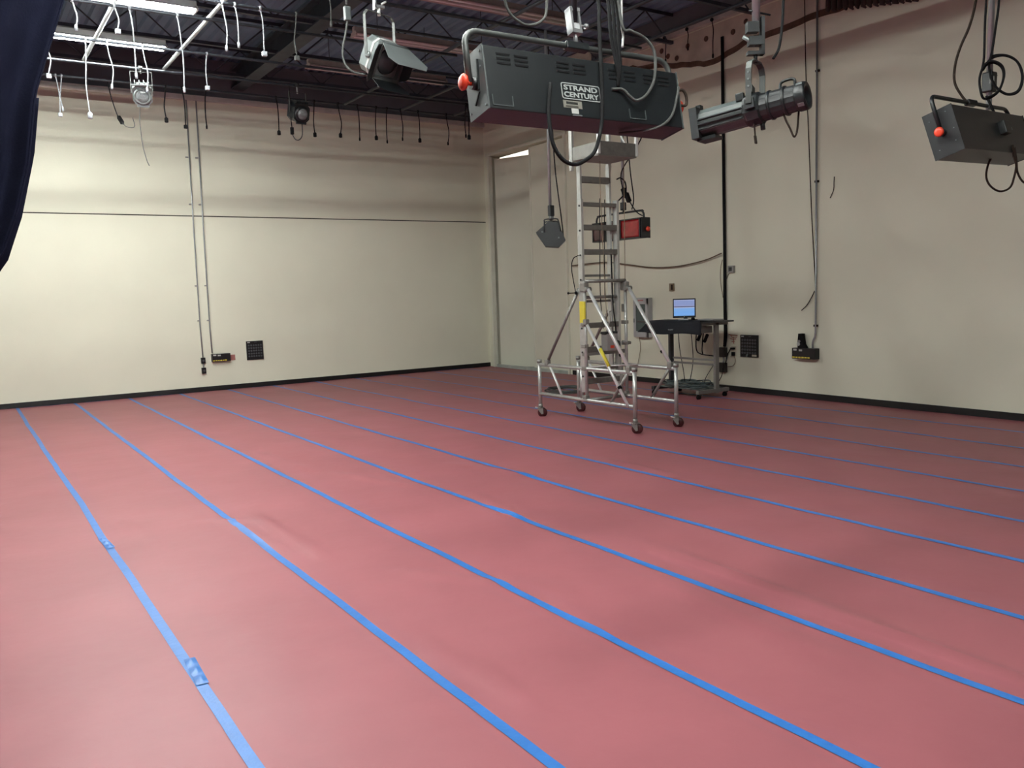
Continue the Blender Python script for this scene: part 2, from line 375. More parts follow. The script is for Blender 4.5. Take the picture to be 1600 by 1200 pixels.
ws = [(-9.4, -8.75, 'left of the second tape line'), (-8.45, -8.05, 'between the second and third tape lines'), (-7.4, -7.0, 'between the third and fourth tape lines'), (-5.55, -5.15, 'below the square socket panel'), (-4.4, -4.15, 'right of the sixth tape line'), (-3.2, -2.6, 'in the dark right half'), (-1.6, -0.5, 'closest to the door corner')]
for a, b, wh in ws:
    o = MB().grid(lambda u, v: V((a+(b-a)*u, -0.055-0.02*v+0.006*noise.noise(V((u*4+a, v, 1))), PB+0.004+hfun(a+(b-a)*u, -0.06))), 10, 2).build('tape_scrap', 'tape', off=(a, -0.06, 0))
    tag(o, 'short blue tape scrap at the back wall, '+wh, 'tape', 'tape scraps at the back wall')
for x, y, a, wh in ((TX[4]-0.005, -9.98, 0.06, 'upper pucker of the leftmost tape line'), (TX[4]+0.012, -12.55, -0.04, 'lower pucker of the leftmost tape line')):
    R_ = Matrix.Rotation(a, 3, 'Z')
    o = MB().grid(lambda u, v: V((x, y, PB+0.006)) + R_ @ V(((u-0.5)*0.052, (v-0.5)*0.32, 0.010*math.sin(v*9)**2*(1-abs(2*u-1))+hfun(x, y))), 6, 16).build('tape_patch', 'tape', off=(x, y, 0))
    tag(o, 'crumpled blue tape patch at the '+wh, 'tape')

# ================================================================== CEILING LIGHTS
def batten(xa, xb, y, z, lit, label, group):
    L = xb-xa; t = thing('ceiling_batten', label, 'ceiling light', ((xa+xb)/2, y, z), group=group)
    MB().box((0, 0, 0.055), (L, 0.075, 0.07), bev=0.006).build('housing', 'fixture_white' if lit else 'fixture_pink_bounce', t)
    r = MB()
    for s_ in (-1, 1): r.add([V((-L/2, s_*0.035, 0.02)), V((L/2, s_*0.035, 0.02)), V((L/2, s_*0.13, -0.027)), V((-L/2, s_*0.13, -0.027))], [(0, 1, 2, 3)])
    r.build('reflector', 'fixture_white' if lit else 'fixture_pink_bounce', t, solid=0.004)
    for s_ in (-1, 1):
        MB().cyl((-L/2+0.03, s_*0.055, -0.018), (L/2-0.03, s_*0.055, -0.018), 0.019, 10).build('tube', 'tube_lit' if lit else 'tube_off', t)
        MB().box((s_*(L/2-0.012), 0, -0.008), (0.022, 0.17, 0.06)).build('end_cap', 'fixture_white' if lit else 'fixture_pink_bounce', t)
        MB().cyl((s_*L*0.35, 0, 0.09), (s_*L*0.35, 0, ZT-z), 0.006, 6).build('hanger', 'steel_dark', t)
    return t
wl = {0: 'far lit fluorescent batten, the lower bright strip beside the dark curtain', 1: 'near lit fluorescent batten, the upper bright strip at the top left'}
for i, y in enumerate(LIT_ROWS):
    batten(-9.87, -7.43, y, 5.30, True, wl.get(i, 'lit fluorescent batten in the left row, %s from the back wall' % ORD[i]), 'lit battens in the left row')
wu = {0: 'unlit pale batten seen under the barn door spotlight, nearest the back wall', 1: 'unlit pinkish batten seen behind the barn door spotlight yoke', 2: 'unlit batten third from the back wall above the big black light'}
for i in range(4):
    batten(-5.35, -2.91, -3.5-1.8*i, 5.30, False, wu.get(i, 'unlit batten in the dark right row, fourth from the back wall'), 'unlit battens in the dark right row')

# ================================================================== PIPE GRID
PZ = 5.0
def pipe(p0, p1, m, label, group='lighting grid pipes', r=0.024):
    o = MB().cyl(p0, p1, r, 12).build('grid_pipe', m, off=p0); return tag(o, label, 'pipe', group)
for y, lab in ((-1.85, 'dark grid pipe along the back wall with the dark cable tails'), (-3.36, 'dark grid pipe carrying the two small round spotlights'), (-4.5, 'dark cross pipe under the far lit batten'), (-5.95, 'dark cross pipe between the two lit battens'), (-6.6, 'dark cross pipe under the near lit batten'), (-7.42, 'dark cross pipe above the ladder carrying the red gel light'), (-8.93, 'dark cross pipe carrying the barn door spotlight'), (-12.93, 'dark cross pipe nearest the camera carrying three hanging lights')):
    pipe((-12.6, y, PZ+(0.15 if y == -1.85 else 0)), ({-1.85: -1.0, -3.36: -1.5, -7.42: -2.0, -8.93: -4.1, -4.5: -1.8, -5.95: -4.1, -6.6: -4.1}.get(y, -0.3), y, PZ+(0.15 if y == -1.85 else 0)), 'pipe_dark', lab, r=0.018)
for x, m, lab in ((-8.47, 'galv', 'bright silver pipe running away under the lit battens beside the curtain'), (-7.43, 'galv', 'bright silver pipe slanting past the right ends of the lit battens'), (-4.25, 'pipe_dark', 'dark lengthwise pipe right of the barn door spotlight'), (-3.15, 'pipe_dark', 'dark lengthwise pipe above the ladder'), (-2.05, 'pipe_dark', 'dark lengthwise pipe right of the ladder')):
    pipe((x, -2.3 if m == 'pipe_dark' else -3.3, PZ+0.05), (x, -14.2, PZ+0.05), m, lab)
pipe((-3.99, -12.5, PZ+0.05), (-3.99, -14.2, PZ+0.05), 'pipe_dark', 'short dark pipe stub above the cut off black light at the right edge')

pipe((-12.8, -0.6, 5.285), (-7.3, -0.6, 5.275), 'ledge_white', 'thick pale bar across the top of the back wall by the curtain', r=0.04)

# ================================================================== HANGING CABLE TAILS
def tail(px_end, plug, label, m, group, topz=None, bow=0.04, r=0.0075, side=1, pm=None):
    e = V(px_end); topz = topz or (PZ+0.15 if e.y > -2 else PZ); top = V((e.x-0.02*side, e.y, topz)); h = topz-e.z
    t = thing('cable_tail', label, 'cable', (e.x, e.y, e.z), group=group)
    pts = [top, V((e.x-bow*side*0.2, e.y-0.01, e.z+h*0.72)), V((e.x+bow*side, e.y, e.z+h*0.38)), e]
    MB().tube(smooth_path(pts, 6), r, 6).build('cord', m, t, e)
    MB().lathe([(0.027, -0.012), (0.028, 0.0), (0.027, 0.012)], (e.x-0.02*side, e.y, topz+0.001), (1, 0, 0), 10).build('tie_wrap', m, t, e)
    if plug == 'sq': MB().box(e+V((0, 0, -0.03)), (0.055, 0.045, 0.055), bev=0.006).build('plug', pm or m, t, e)
    elif plug == 'rd': MB().lathe([(0.012, 0.04), (0.03, 0.02), (0.03, -0.04), (0.02, -0.045)], e, (0, 0, 1), 10).build('plug', pm or m, t, e)
    elif plug == 'tip': MB().lathe([(0.011, 0.03), (0.016, 0.0), (0.014, -0.035)], e, (0, 0, 1), 8).build('plug', pm or m, t, e)
    return t
GW = 'pale cable tails near the lit battens'; GD = 'dark cable tails along the back wall'
for e, pg, lab, b, sd in (
    ((-8.883, -5.95, 4.712), 'tip', 'pale cable tail between curtain and near lit batten, thin tip', 0.03, 1),
    ((-8.463, -5.95, 4.757), 'sq', 'pale cable tail with square plug between the two lit battens', 0.03, 1),
    ((-9.039, -4.5, 4.537), 'sq', 'pale cable tail with plug hugging the curtain edge below the far lit batten', 0.06, 1),
    ((-8.616, -1.85, 4.667), 'tip', 'thin pale cable tail curving to meet the white square plug', 0.03, -1),
    ((-8.656, -1.85, 4.606), 'sq', 'pale cable tail with bright white square plug against the cream wall by the curtain', 0.02, 1),
    ((-8.615, -4.5, 4.078), 'rd', 'long pale cable tail with rounded plug left of the pale round spotlight', 0.03, -1),
    ((-8.335, -4.5, 4.457), 'tip', 'pale bowed cable tail under the middle of the far lit batten', 0.05, 1),
    ((-8.307, -5.95, 4.27), 'tip', 'thin straight pale cable tail above the pale round spotlight', 0.005, 1),
    ((-7.917, -4.5, 4.46), 'tip', 'pale bowed cable tail at the right of the pale round spotlight', 0.04, 1),
    ((-7.795, -5.95, 4.167), 'tip', 'long pale cable tail crossing the bright silver pipe', 0.02, 1),
    ((-7.15, -4.5, 4.588), 'sq', 'pale cable tail with white square plug right of the bright silver pipe', 0.01, -1),
    ((-7.461, -6.6, 4.515), 'tip', 'pale cable tail at the top right of the near lit batten', 0.03, 1),
    ((-7.322, -6.6, 4.568), 'tip', 'short pale cable tail right of the silver pipe top end', 0.01, 1),
    ((-7.034, -6.6, 4.534), 'sq', 'straight pale cable tail with square plug left of the steel girder', 0.005, 1),
    ((-6.649, -6.6, 4.531), 'sq', 'greyish cable tail with square plug hanging below the steel girder', 0.03, -1),
    ((-6.542, -7.42, 4.68), 'tip', 'short grey cable tail left of the barn door spotlight', 0.01, 1)):
    tail(e, pg, lab, 'cord_white' if e[0] < -7 else 'cord_grey', GW, bow=b*0.6, side=sd)
for e, pg, lab, b, sd in (
    ((-7.138, -1.85, 4.628), 'rd', 'dark cable tail left of the two wall conduits', 0.03, -1),
    ((-6.846, -1.85, 4.571), 'sq', 'dark cable tail with box plug over the left wall conduit', 0.01, 1),
    ((-6.513, -1.85, 4.567), 'tip', 'short dark cable tail right of the wall conduits', 0.01, -1),
    ((-5.302, -1.85, 4.565), 'rd', 'dark cable tail left of the dark round spotlight', 0.01, 1),
    ((-4.656, -1.85, 4.579), 'rd', 'dark cable tail with round plug just right of the dark round spotlight', 0.02, -1),
    ((-4.175, -1.85, 4.603), 'rd', 'dark cable tail with round plug curving left, second right of the dark spotlight', 0.05, 1),
    ((-3.806, -1.85, 4.562), 'tip', 'dark straight cable tail, third right of the dark round spotlight', 0.01, 1),
    ((-3.475, -1.85, 4.608), 'rd', 'dark cable tail with round plug, fourth right of the dark round spotlight', 0.01, -1),
    ((-3.258, -1.85, 4.554), 'tip', 'dark straight cable tail, fifth right of the dark round spotlight', 0.005, -1),
    ((-2.939, -1.85, 4.623), 'tip', 'dark slanting cable tail, sixth right of the dark round spotlight', 0.03, 1),
    ((-2.574, -1.85, 4.625), 'rd', 'dark thick cable tail with fat plug, seventh right of the dark round spotlight', 0.01, 1),
    ((-1.962, -1.85, 4.607), 'tip', 'dark bowed cable tail left of the red knob light end', 0.05, 1),
    ((-2.452, -3.36, 4.464), 'tip', 'thin dark cable tail nearest the big black light end, left of a pair', 0.02, -1),
    ((-2.388, -3.36, 4.447), 'rd', 'thin dark cable tail nearest the big black light end, right of a pair', 0.01, 1)):
    tail(e, pg, lab, 'cord_dark', GD, bow=b*0.6, side=sd, r=0.010)
# tail with a loose curled flex
t = thing('cable_tail', 'dark cable with inline plug and curled flex left of the pale round spotlight', 'cable', (-7.832, -1.850, 4.580), group=GD)
MB().tube(smooth_path([(-7.963, -1.850, 5.129), (-7.932, -1.850, 4.921), (-7.869, -1.850, 4.661), (-7.832, -1.850, 4.580)]), 0.008, 6).build('cord', 'cord_dark', t, (-7.832, -1.850, 4.580))
MB().bar((-7.748, -1.279, 4.723), (-7.797, -1.850, 4.526), 0.05, 0.05).build('plug', 'rubber_black', t, (-7.832, -1.850, 4.580))
MB().tube(smooth_path([(-7.797, -1.850, 4.526), (-7.745, -1.850, 4.474), (-7.661, -1.850, 4.464), (-7.620, -1.850, 4.495), (-7.651, -1.902, 4.609)]), 0.006, 6).build('flex', 'cord_grey', t, (-7.832, -1.850, 4.580))
for (x, y, z0, z1), lab in (((-0.13, -6.47, 5.76, 5.475), 'short dark cable tail over the right wall ledge, middle of three'), ((-0.13, -7.0, 5.76, 5.229), 'dark cable tail over the right wall ledge, nearest the camera of three'), ((-0.13, -5.963, 5.76, 5.398), 'dark cable tail over the right wall ledge, farthest of three')):
    tail((x, y, z1), 'tip', lab, 'cord_dark', 'dark cable tails over the right wall ledge', topz=z0, bow=0.0)

# ================================================================== CURTAIN
YC = -11.0
def redge(z):
    pts = [(5.0, -9.13), (3.406, -9.613), (2.866, -9.799), (2.5, -9.86), (2.233, -9.935), (1.987, -10.032), (1.6, -10.36), (1.45, -10.42), (1.2, -10.40), (0.02, -10.45)]
    for (za, xa), (zb, xb) in zip(pts[:-1], pts[1:]):
        if za >= z >= zb: t_ = (za-z)/(za-zb); return xa+(xb-xa)*t_
    return pts[-1][1]
def ledge_(z):
    if z > 1.5: return -12.9 + (z < 4)*0 + (1-(z-1.5)/3.5)**1.5*2.1
    return -10.8-(1.5-z)*0.25
def curtain_fn(u, v, edge=redge, y=YC, shift=0.0, zt=4.95, amp=0.055):
    z = zt*(1-v)+0.03*v; xr = edge(z)+shift; xl = ledge_(z)
    s_ = u**1.0; x = xl+(xr-xl)*s_
    pinch = min(1, abs(z-1.5)/1.2+0.25)
    yy = y + amp*pinch*math.sin(s_*46+2*math.sin(z*0.8)) + 0.02*noise.noise(V((s_*9, z*0.7, 4)))
    return V((x, yy, z))
dr = thing('stage_curtain', 'dark navy velour curtain tied back at the top left', 'curtain', (-11.5, YC, 0))
MB().grid(curtain_fn, 150, 60).build('drape', 'velour', dr, (-11.5, YC, 0), solid=0.004)
MB().tube([curtain_fn(1, k/60)+V((0.006, 0, 0)) for k in range(61)], 0.006, 6).build('hem', 'velour', dr, (-11.5, YC, 0))
MB().lathe([(0.24, -0.03), (0.26, 0), (0.24, 0.03)], (-10.62, YC, 1.5), (0, 0, 1), 16).build('tie_back', 'velour', dr, (-11.5, YC, 0))
MB().cyl((-13.2, YC, 4.97), (-8.9, YC, 4.97), 0.024, 10).build('track', 'pipe_dark', dr, (-11.5, YC, 0))
def lin(u, v):
    z = 2.93*(1-v)+0.4*v
    pts = [(2.93, -9.74), (2.6, -9.79), (2.233, -9.885), (1.96, -9.985), (1.6, -10.30), (1.2, -10.37), (0.3, -10.4)]
    xr = pts[-1][1]
    for (za, xa), (zb, xb) in zip(pts[:-1], pts[1:]):
        if za >= z >= zb: xr = xa+(xb-xa)*(za-z)/(za-zb); break
    return V((xr-0.55*(1-u), YC+0.32+0.03*math.sin(u*12+z), z))
o = MB().grid(lin, 20, 40).build('curtain_panel', 'velour', off=(-10.3, YC+0.32, 0.4), solid=0.006)
tag(o, 'narrow black curtain panel peeking out behind the navy curtain edge', 'curtain')

# ================================================================== STAGE LIGHTS
def clamp(m, x, z, t, mt='galv'):
    """hook clamp with bolt, hanging yoke bolt below"""
    c = MB(); c.bar((x-0.025, 0, z), (x-0.025, 0, z+0.13), 0.012, 0.05, (0, 1, 0)); c.bar((x+0.025, 0, z+0.02), (x+0.025, 0, z+0.12), 0.012, 0.045, (0, 1, 0))
    c.box((x, 0, z+0.125), (0.062, 0.05, 0.02)); c.box((x, 0, z+0.01), (0.062, 0.05, 0.02)); c.build('clamp', mt, t)
    b = MB(); b.cyl((x, 0, z-0.06), (x, 0, z+0.03), 0.011, 10); b.cyl((x+0.025, 0, z+0.05), (x+0.075, 0, z+0.055), 0.007, 8); b.lathe([(0.014, 0), (0.014, 0.016)], (x+0.07, 0, z+0.054), (1, 0, 0), 8); b.build('clamp_bolt', 'galv', t)
def cyc_body(t, L, D, H, side_m, body_m):
    b = MB(); b.box((0, 0, 0), (L-0.006, D, H), bev=0.004); b.build('housing', body_m, t)
    for s_ in (-1, 1):
        e = MB(); e.box((s_*(L/2), 0, 0), (0.006, D+0.006, H+0.006)); e.build('end_plate', side_m, t)
def yoke_u(t, hx, top, r, m, cx=0.0, rb=0.07):
    pts = [(-hx, 0, 0)] + [(-hx, 0, top-rb)] + [(-hx+rb*(1-math.cos(a)), 0, top-rb+rb*math.sin(a)) for a in [math.pi/2*k/6 for k in range(1, 7)]]
    pts += [(-p[0], 0, p[2]) for p in pts[::-1]]
    MB().tube(pts, r, 10).build('yoke', m, t)
def knob(t, x, s_, z=0.0, y=0.0, k=1.0):
    ko = MB().lathe([(0.012*k, 0), (0.012*k, 0.02*k), (0.014*k, 0.03*k), (0.036*k, 0.036*k), (0.040*k, 0.048*k), (0.030*k, 0.058*k), (0.010*k, 0.060*k)], (x, y, z), (s_, 0, 0), 14).build('knob', 'red_knob', t, label='red tilt knob')
    b = MB().lathe([(0.03*k, -0.03*k), (0.03*k, 0.004)], (x, y, z), (s_, 0, 0), 12).build('pivot_boss', 'lamp_black', t)
    return ko
# --- big light with the name plate
L, D, H = 1.2, 0.1776, 0.3057
Rm = euler(-0.0458, -0.1892, 0.008); c1 = V((-7.5082, -12.9726, 2.684))
t = thing('border_light', 'large black border light with a white name plate in the top centre', 'stage light', c1, Rm)
cyc_body(t, L, D, H, 'lamp_grey', 'lamp_black')
yoke_u(t, 0.635, 0.262, 0.0155, 'yoke_grey')
MB().box((0.02, 0, 0.262), (0.14, 0.045, 0.038), bev=0.004).build('yoke_plate', 'lamp_black', t)
knob(t, -0.625, -1); knob(t, 0.625, 1)
f = -D/2
for s_ in (-1, 1):
    MB().bar((s_*0.606, -0.045, 0.10), (s_*0.606, -0.03, -0.04), 0.008, 0.012, (1, 0, 0)).build('slot', 'lamp_black', t)
    MB().bar((s_*0.606, -0.03, -0.05), (s_*0.606, 0.02, -0.10), 0.008, 0.010, (1, 0, 0)).build('slot', 'lamp_black', t)
    for y_, z_ in ((-0.07, 0.13), (0.07, 0.12), (0.075, -0.12), (-0.07, -0.13), (-0.06, 0.06)):
        MB().lathe([(0.006, 0), (0.005, 0.004)], (s_*0.603, y_, z_), (s_, 0, 0), 8).build('rivet', 'lamp_silver', t)
for cx in (-0.44, -0.10, 0.22, 0.45):
    for j in range(3):
        for k in range(2):
            MB().box((cx-0.05+0.10*k, f-0.001, 0.118-0.022*j), (0.075, 0.008, 0.009), Matrix.Rotation(0.4, 3, 'X')).build('vent_louvre', 'lamp_dark', t)
for (xa, xb, za, zb) in ((-0.575, -0.465, -0.085, -0.135), (0.24, 0.345, -0.08, -0.13)):
    q = MB(); th = 0.004
    q.box(((xa+xb)/2, f-0.002, zb), (xb-xa, 0.004, th)); q.box((xa, f-0.002, (za+zb)/2), (th, 0.004, za-zb)); q.box((xb, f-0.002, (za+zb)/2), (th, 0.004, za-zb)); q.build('card_holder', 'lamp_grey', t)
# name plate: rounded border and lettering
pc = (-0.057, -0.0245); pw_, ph_ = 0.236, 0.083
np_ = MB().box((pc[0], f-0.001, pc[1]), (pw_, 0.003, ph_), bev=0.001).build('name_plate', 'lamp_black', t)
def rrect(w_, h_, r_, n_=6):
    out = []
    for cx, cz, a0 in ((w_/2-r_, h_/2-r_, 0), (-w_/2+r_, h_/2-r_, 90), (-w_/2+r_, -h_/2+r_, 180), (w_/2-r_, -h_/2+r_, 270)):
        for k in range(n_+1):
            a = math.radians(a0+90*k/n_); out.append((cx+r_*math.cos(a), cz+r_*math.sin(a)))
    return out
o1 = rrect(pw_, ph_, 0.012); o2 = rrect(pw_-0.009, ph_-0.009, 0.009); nn = len(o1); bdm = MB()
vs = [V((pc[0]+a, f-0.0035, pc[1]+b)) for a, b in o1] + [V((pc[0]+a, f-0.0035, pc[1]+b)) for a, b in o2]
vs += [v+V((0, 0.002, 0)) for v in vs]
bdm.add(vs, [(i, (i+1) % nn, nn+(i+1) % nn, nn+i) for i in range(nn)] + [(i, (i+1) % nn, 2*nn+(i+1) % nn, 2*nn+i) for i in range(nn)])
bdm.build('plate_border', 'white_print', np_)
def lettering(txt, w_, h_, x, y, z, parent, m='white_print', bold=0.0):
    cu_ = bpy.data.curves.new('lettering', 'FONT'); cu_.body = txt; cu_.size = 1; cu_.offset = bold; cu_.resolution_u = 3; cu_.extrude = 0.001
    to = bpy.data.objects.new('lettering_tmp', cu_); COL.objects.link(to)
    me = bpy.data.meshes.new_from_object(to.evaluated_get(bpy.context.evaluated_depsgraph_get())); bpy.data.objects.remove(to)
    xs = [v.co.x for v in me.vertices]; ys = [v.co.y for v in me.vertices]
    x0_, x1_, y0_, y1_ = min(xs), max(xs), min(ys), max(ys)
    for v in me.vertices:
        v.co = V((x+(v.co.x-(x0_+x1_)/2)/(x1_-x0_)*w_, y-v.co.z*0.6, z+(v.co.y-(y0_+y1_)/2)/(y1_-y0_)*h_))
    me.materials.clear(); me.materials.append(M[m]); o = bpy.data.objects.new('lettering', me); COL.objects.link(o); o.parent = parent
    return o
lettering('STRAND', 0.205, 0.027, pc[0]-0.001, f-0.0032, pc[1]+0.0175, np_, bold=0.028)
lettering('CENTURY', 0.212, 0.027, pc[0]+0.001, f-0.0032, pc[1]-0.0175, np_, bold=0.028)
tg = MB().box((-0.117, f-0.001, -0.092), (0.112, 0.003, 0.038)).build('maker_tag', 'tag_metal', t)
for k in range(9): MB().box((-0.152+k*0.0078, f-0.0032, -0.086), (0.006, 0.001, 0.012)).build('tag_print', 'lamp_black', tg)
for k in range(2): MB().box((-0.122, f-0.0032, -0.101-0.005*k), (0.075, 0.001, 0.0015)).build('tag_print', 'lamp_black', tg)
MB().box((-0.107, f-0.001, -0.125), (0.042, 0.003, 0.026)).build('sticker', 'label_white', t)
MB().box((-0.098, f-0.003, -0.147), (0.055, 0.008, 0.006)).build('latch', 'lamp_silver', t)
clamp(None, 0.025, 0.33, t)
dp = V((c1+Rm @ V((0.025, 0, 0.40))))
o = MB().cyl(dp, (dp.x, dp.y, PZ), 0.021, 12).build('drop_pipe', 'pipe_dark', off=dp); tag(o, 'drop pipe holding the large black border light', 'pipe', 'drop pipes')
def wcord(name, lab, pts, r, m, Rq=None, cq=None, group=None):
    P = [V(p) if Rq is None else cq+Rq @ V(p) for p in pts]
    o = MB().tube(smooth_path(P), r, 8).build(name, m, off=P[0]); return tag(o, lab, 'cable', group)
A = [(0.117, -0.109, 0.9), (0.117, -0.109, 0.473), (0.104, -0.109, 0.369), (0.085, -0.109, 0.198), (0.072, -0.109, 0.063), (0.052, -0.109, -0.089), (0.025, -0.109, -0.207), (-0.03, -0.109, -0.326), (-0.097, -0.109, -0.379), (-0.166, -0.109, -0.405), (-0.231, -0.109, -0.387), (-0.274, -0.109, -0.326), (-0.285, -0.109, -0.248), (-0.276, -0.105, -0.136), (-0.247, -0.10, -0.021), (-0.236, -0.09, 0.002)]
wcord('power_cable', 'thick dark cable looping below the large border light', A, 0.010, 'cord_dark', Rm, c1)
B = [(0.24, -0.119, 0.8), (0.24, -0.119, 0.368), (0.293, -0.119, 0.331), (0.375, -0.119, 0.308), (0.431, -0.119, 0.256), (0.437, -0.119, 0.187), (0.41, -0.119, 0.08), (0.344, -0.119, -0.007), (0.273, -0.119, -0.045), (0.235, -0.115, -0.025), (0.199, -0.105, 0.012), (0.141, -0.09, 0.013)]
wcord('power_cable', 'grey cable curving over the right half of the large border light', B, 0.008, 'cord_grey', Rm, c1)
Cc = [(0.595, -0.10, 0.069), (0.567, -0.109, 0.013), (0.512, -0.109, -0.097), (0.429, -0.105, -0.16), (0.36, -0.05, -0.172), (0.25, 0.03, -0.165)]
wcord('power_cable', 'grey cable around the right end of the large border light', Cc, 0.007, 'cord_grey', Rm, c1)
MB().tube(smooth_path([(0.60, -0.06, 0.06), (0.64, -0.08, 0.065), (0.655, -0.085, 0.03), (0.645, -0.085, -0.02), (0.60, -0.07, -0.02)]), 0.008, 8).build('carry_handle', 'cord_brown', t)
for k, (dx, lab) in enumerate(((0.185, 'left'), (0.21, 'middle'), (0.235, 'right'))):
    wcord('feed_cable', 'dark feed cable dropping behind the large border light top, %s of three' % lab, [(dx+0.03-0.02*k, -0.06, 0.95), (dx+0.01, -0.09, 0.5), (dx-0.01, -0.10, 0.3), (dx-0.02*k, -0.104, 0.10), (dx-0.02*k, -0.09, 0.03+0.02*k)], 0.009, 'cord_dark', Rm, c1, 'feed cables')
sp = c1+Rm @ V((0.255, -0.1, 0.34))
o = MB().tube(smooth_path([sp+V((0, 0, -0.09)), sp+V((0.006, 0, -0.03)), sp, sp+V((-0.002, 0, 0.06)), sp+V((0, 0, 0.3)), V((sp.x, sp.y, PZ))]), 0.006, 8).build('safety_wire', 'alu_bright', off=sp); tag(o, 'thin bright safety wire at the top of the large border light', 'wire')
wcord('loose_cable', 'pale loose cable loop above the left half of the large border light', [V((-7.86, -12.9, 3.45)), V((-7.90, -12.9, 3.12)), V((-7.80, -12.9, 3.02)), V((-7.68, -12.9, 3.05)), V((-7.645, -12.9, 3.15)), V((-7.655, -12.9, 3.5))], 0.007, 'cord_grey')

# --- right-hand light, cut by the frame
Rm3 = euler(0.112, -0.292, -0.042); c3 = V((-4.262, -13.313, 2.656)); D3, H3 = 0.185, 0.301
t = thing('border_light', 'black border light with a red knob cut off by the right frame edge', 'stage light', c3, Rm3)
cyc_body(t, 1.2, D3, H3, 'lamp_dark', 'lamp_black')
yoke_u(t, 0.63, 0.25, 0.013, 'lamp_black', rb=0.06)
MB().box((0.0, 0, 0.25), (0.14, 0.04, 0.035), bev=0.004).build('yoke_plate', 'lamp_black', t)
knob(t, -0.625, -1, k=0.8); knob(t, 0.625, 1, k=0.8)
MB().box((0.12, -D3/2-0.02, 0.02), (0.10, 0.05, 0.09), bev=0.006).build('junction_box', 'lamp_black', t)
for y_, z_ in ((0.06, 0.1), (-0.05, 0.12), (-0.07, 0.0), (0.05, -0.1), (-0.06, -0.08)):
    MB().lathe([(0.004, 0), (0.004, 0.003)], (-0.603, y_, z_), (-1, 0, 0), 8).build('rivet', 'lamp_silver', t)
MB().box((0.28, -D3/2-0.004, 0.03), (0.02, 0.01, 0.02)).build('screw_plate', 'lamp_silver', t)
PX = V((-3.99, -13.215, 0))
o = MB().cyl((PX.x, PX.y, 2.98), (PX.x, PX.y, PZ+0.0), 0.021, 12).build('drop_pipe', 'galv', off=(PX.x, PX.y, 2.98)); tag(o, 'silver drop pipe at the right edge holding the cut off black light', 'pipe', 'drop pipes')
pc3 = thing('pipe_clamp', 'dark clamp with white sticker on the drop pipe at the right edge', 'clamp', (PX.x, PX.y, 2.9))
MB().box((0, 0, 0.17), (0.075, 0.075, 0.14), bev=0.01).build('clamp_body', 'lamp_black', pc3); MB().cyl((0, 0, -0.02), (0, 0, 0.11), 0.02, 10).build('clamp_stem', 'galv', pc3)
MB().box((-0.028, -0.032, 0.18), (0.03, 0.004, 0.05), Matrix.Rotation(-0.5, 3, 'Z')).build('sticker', 'label_white', pc3); MB().cyl((0.03, 0, 0.22), (0.08, -0.01, 0.225), 0.006, 8).build('clamp_bolt', 'galv', pc3)

wcord('power_cable', 'dark cable hanging left of the silver drop pipe at the right edge', [(-4.08, -13.19, 3.95), (-4.14, -13.184, 3.618), (-4.193, -13.173, 3.442), (-4.262, -13.147, 3.289), (-4.304, -13.137, 3.157), (-4.313, -13.145, 3.047), (-4.28, -13.179, 2.956), (-4.27, -13.215, 2.905)], 0.009, 'cord_brown')
RG = [(-4.146, -13.245, 3.129), (-4.09, -13.271, 3.207), (-4.007, -13.324, 3.226), (-3.936, -13.376, 3.179), (-3.915, -13.404, 3.076), (-3.946, -13.396, 2.979), (-4.012, -13.356, 2.955), (-4.071, -13.311, 3.002), (-4.101, -13.28, 3.083)]
R2 = [(-4.169, -13.253, 2.952), (-4.17, -13.237, 3.063), (-4.132, -13.25, 3.16), (-4.078, -13.283, 3.18), (-4.032, -13.317, 3.147), (-4.027, -13.33, 3.08), (-4.057, -13.321, 2.992), (-4.098, -13.3, 2.949), (-4.144, -13.272, 2.929)]
cc = thing('cable_coil', 'dark coiled cable tied around the drop pipe at the right edge', 'cable', (-4.05, -13.3, 2.92)); of = V((-4.05, -13.3, 2.92))
MB().tube(smooth_path([(-4.081, -13.224, 3.95), (-4.081, -13.224, 3.616), (-4.104, -13.232, 3.439), (-4.13, -13.245, 3.217)] + RG + [V(p)+V((0.012, 0.01, 0.008)) for p in RG[1:]]), 0.008, 8).build('coil_loop', 'cord_dark', cc, of)
MB().tube(smooth_path([(-4.006, -13.273, 3.95), (-4.006, -13.273, 3.613), (-4.04, -13.274, 3.437), (-4.073, -13.273, 3.282), (-4.10, -13.27, 3.2)] + R2[2:] + [V(p)+V((-0.01, -0.008, 0.006)) for p in R2]), 0.008, 8).build('coil_loop', 'cord_dark', cc, of)
MB().tube(smooth_path([(-4.139, -13.273, 2.951), (-4.126, -13.30, 2.883), (-4.111, -13.33, 2.80), (-4.105, -13.37, 2.73), (-4.12, -13.40, 2.70)]), 0.009, 8).build('coil_end', 'cord_dark', cc, of)
wcord('power_cable', 'dark cable loop hanging below the cut off black light', [(-4.13, -13.38, 2.62), (-4.149, -13.355, 2.573), (-4.172, -13.32, 2.485), (-4.187, -13.313, 2.396), (-4.171, -13.333, 2.329), (-4.118, -13.373, 2.287), (-4.057, -13.411, 2.311), (-4.024, -13.422, 2.39), (-4.021, -13.43, 2.465), (-4.038, -13.42, 2.524), (-4.06, -13.42, 2.60)], 0.007, 'cord_brown')
wcord('power_cable', 'short dark cable end below the cut off light at the frame edge', [(-4.05, -13.43, 2.58), (-4.021, -13.43, 2.501), (-4.003, -13.433, 2.411), (-3.972, -13.462, 2.343), (-3.925, -13.49, 2.364), (-3.90, -13.47, 2.5)], 0.007, 'cord_brown')

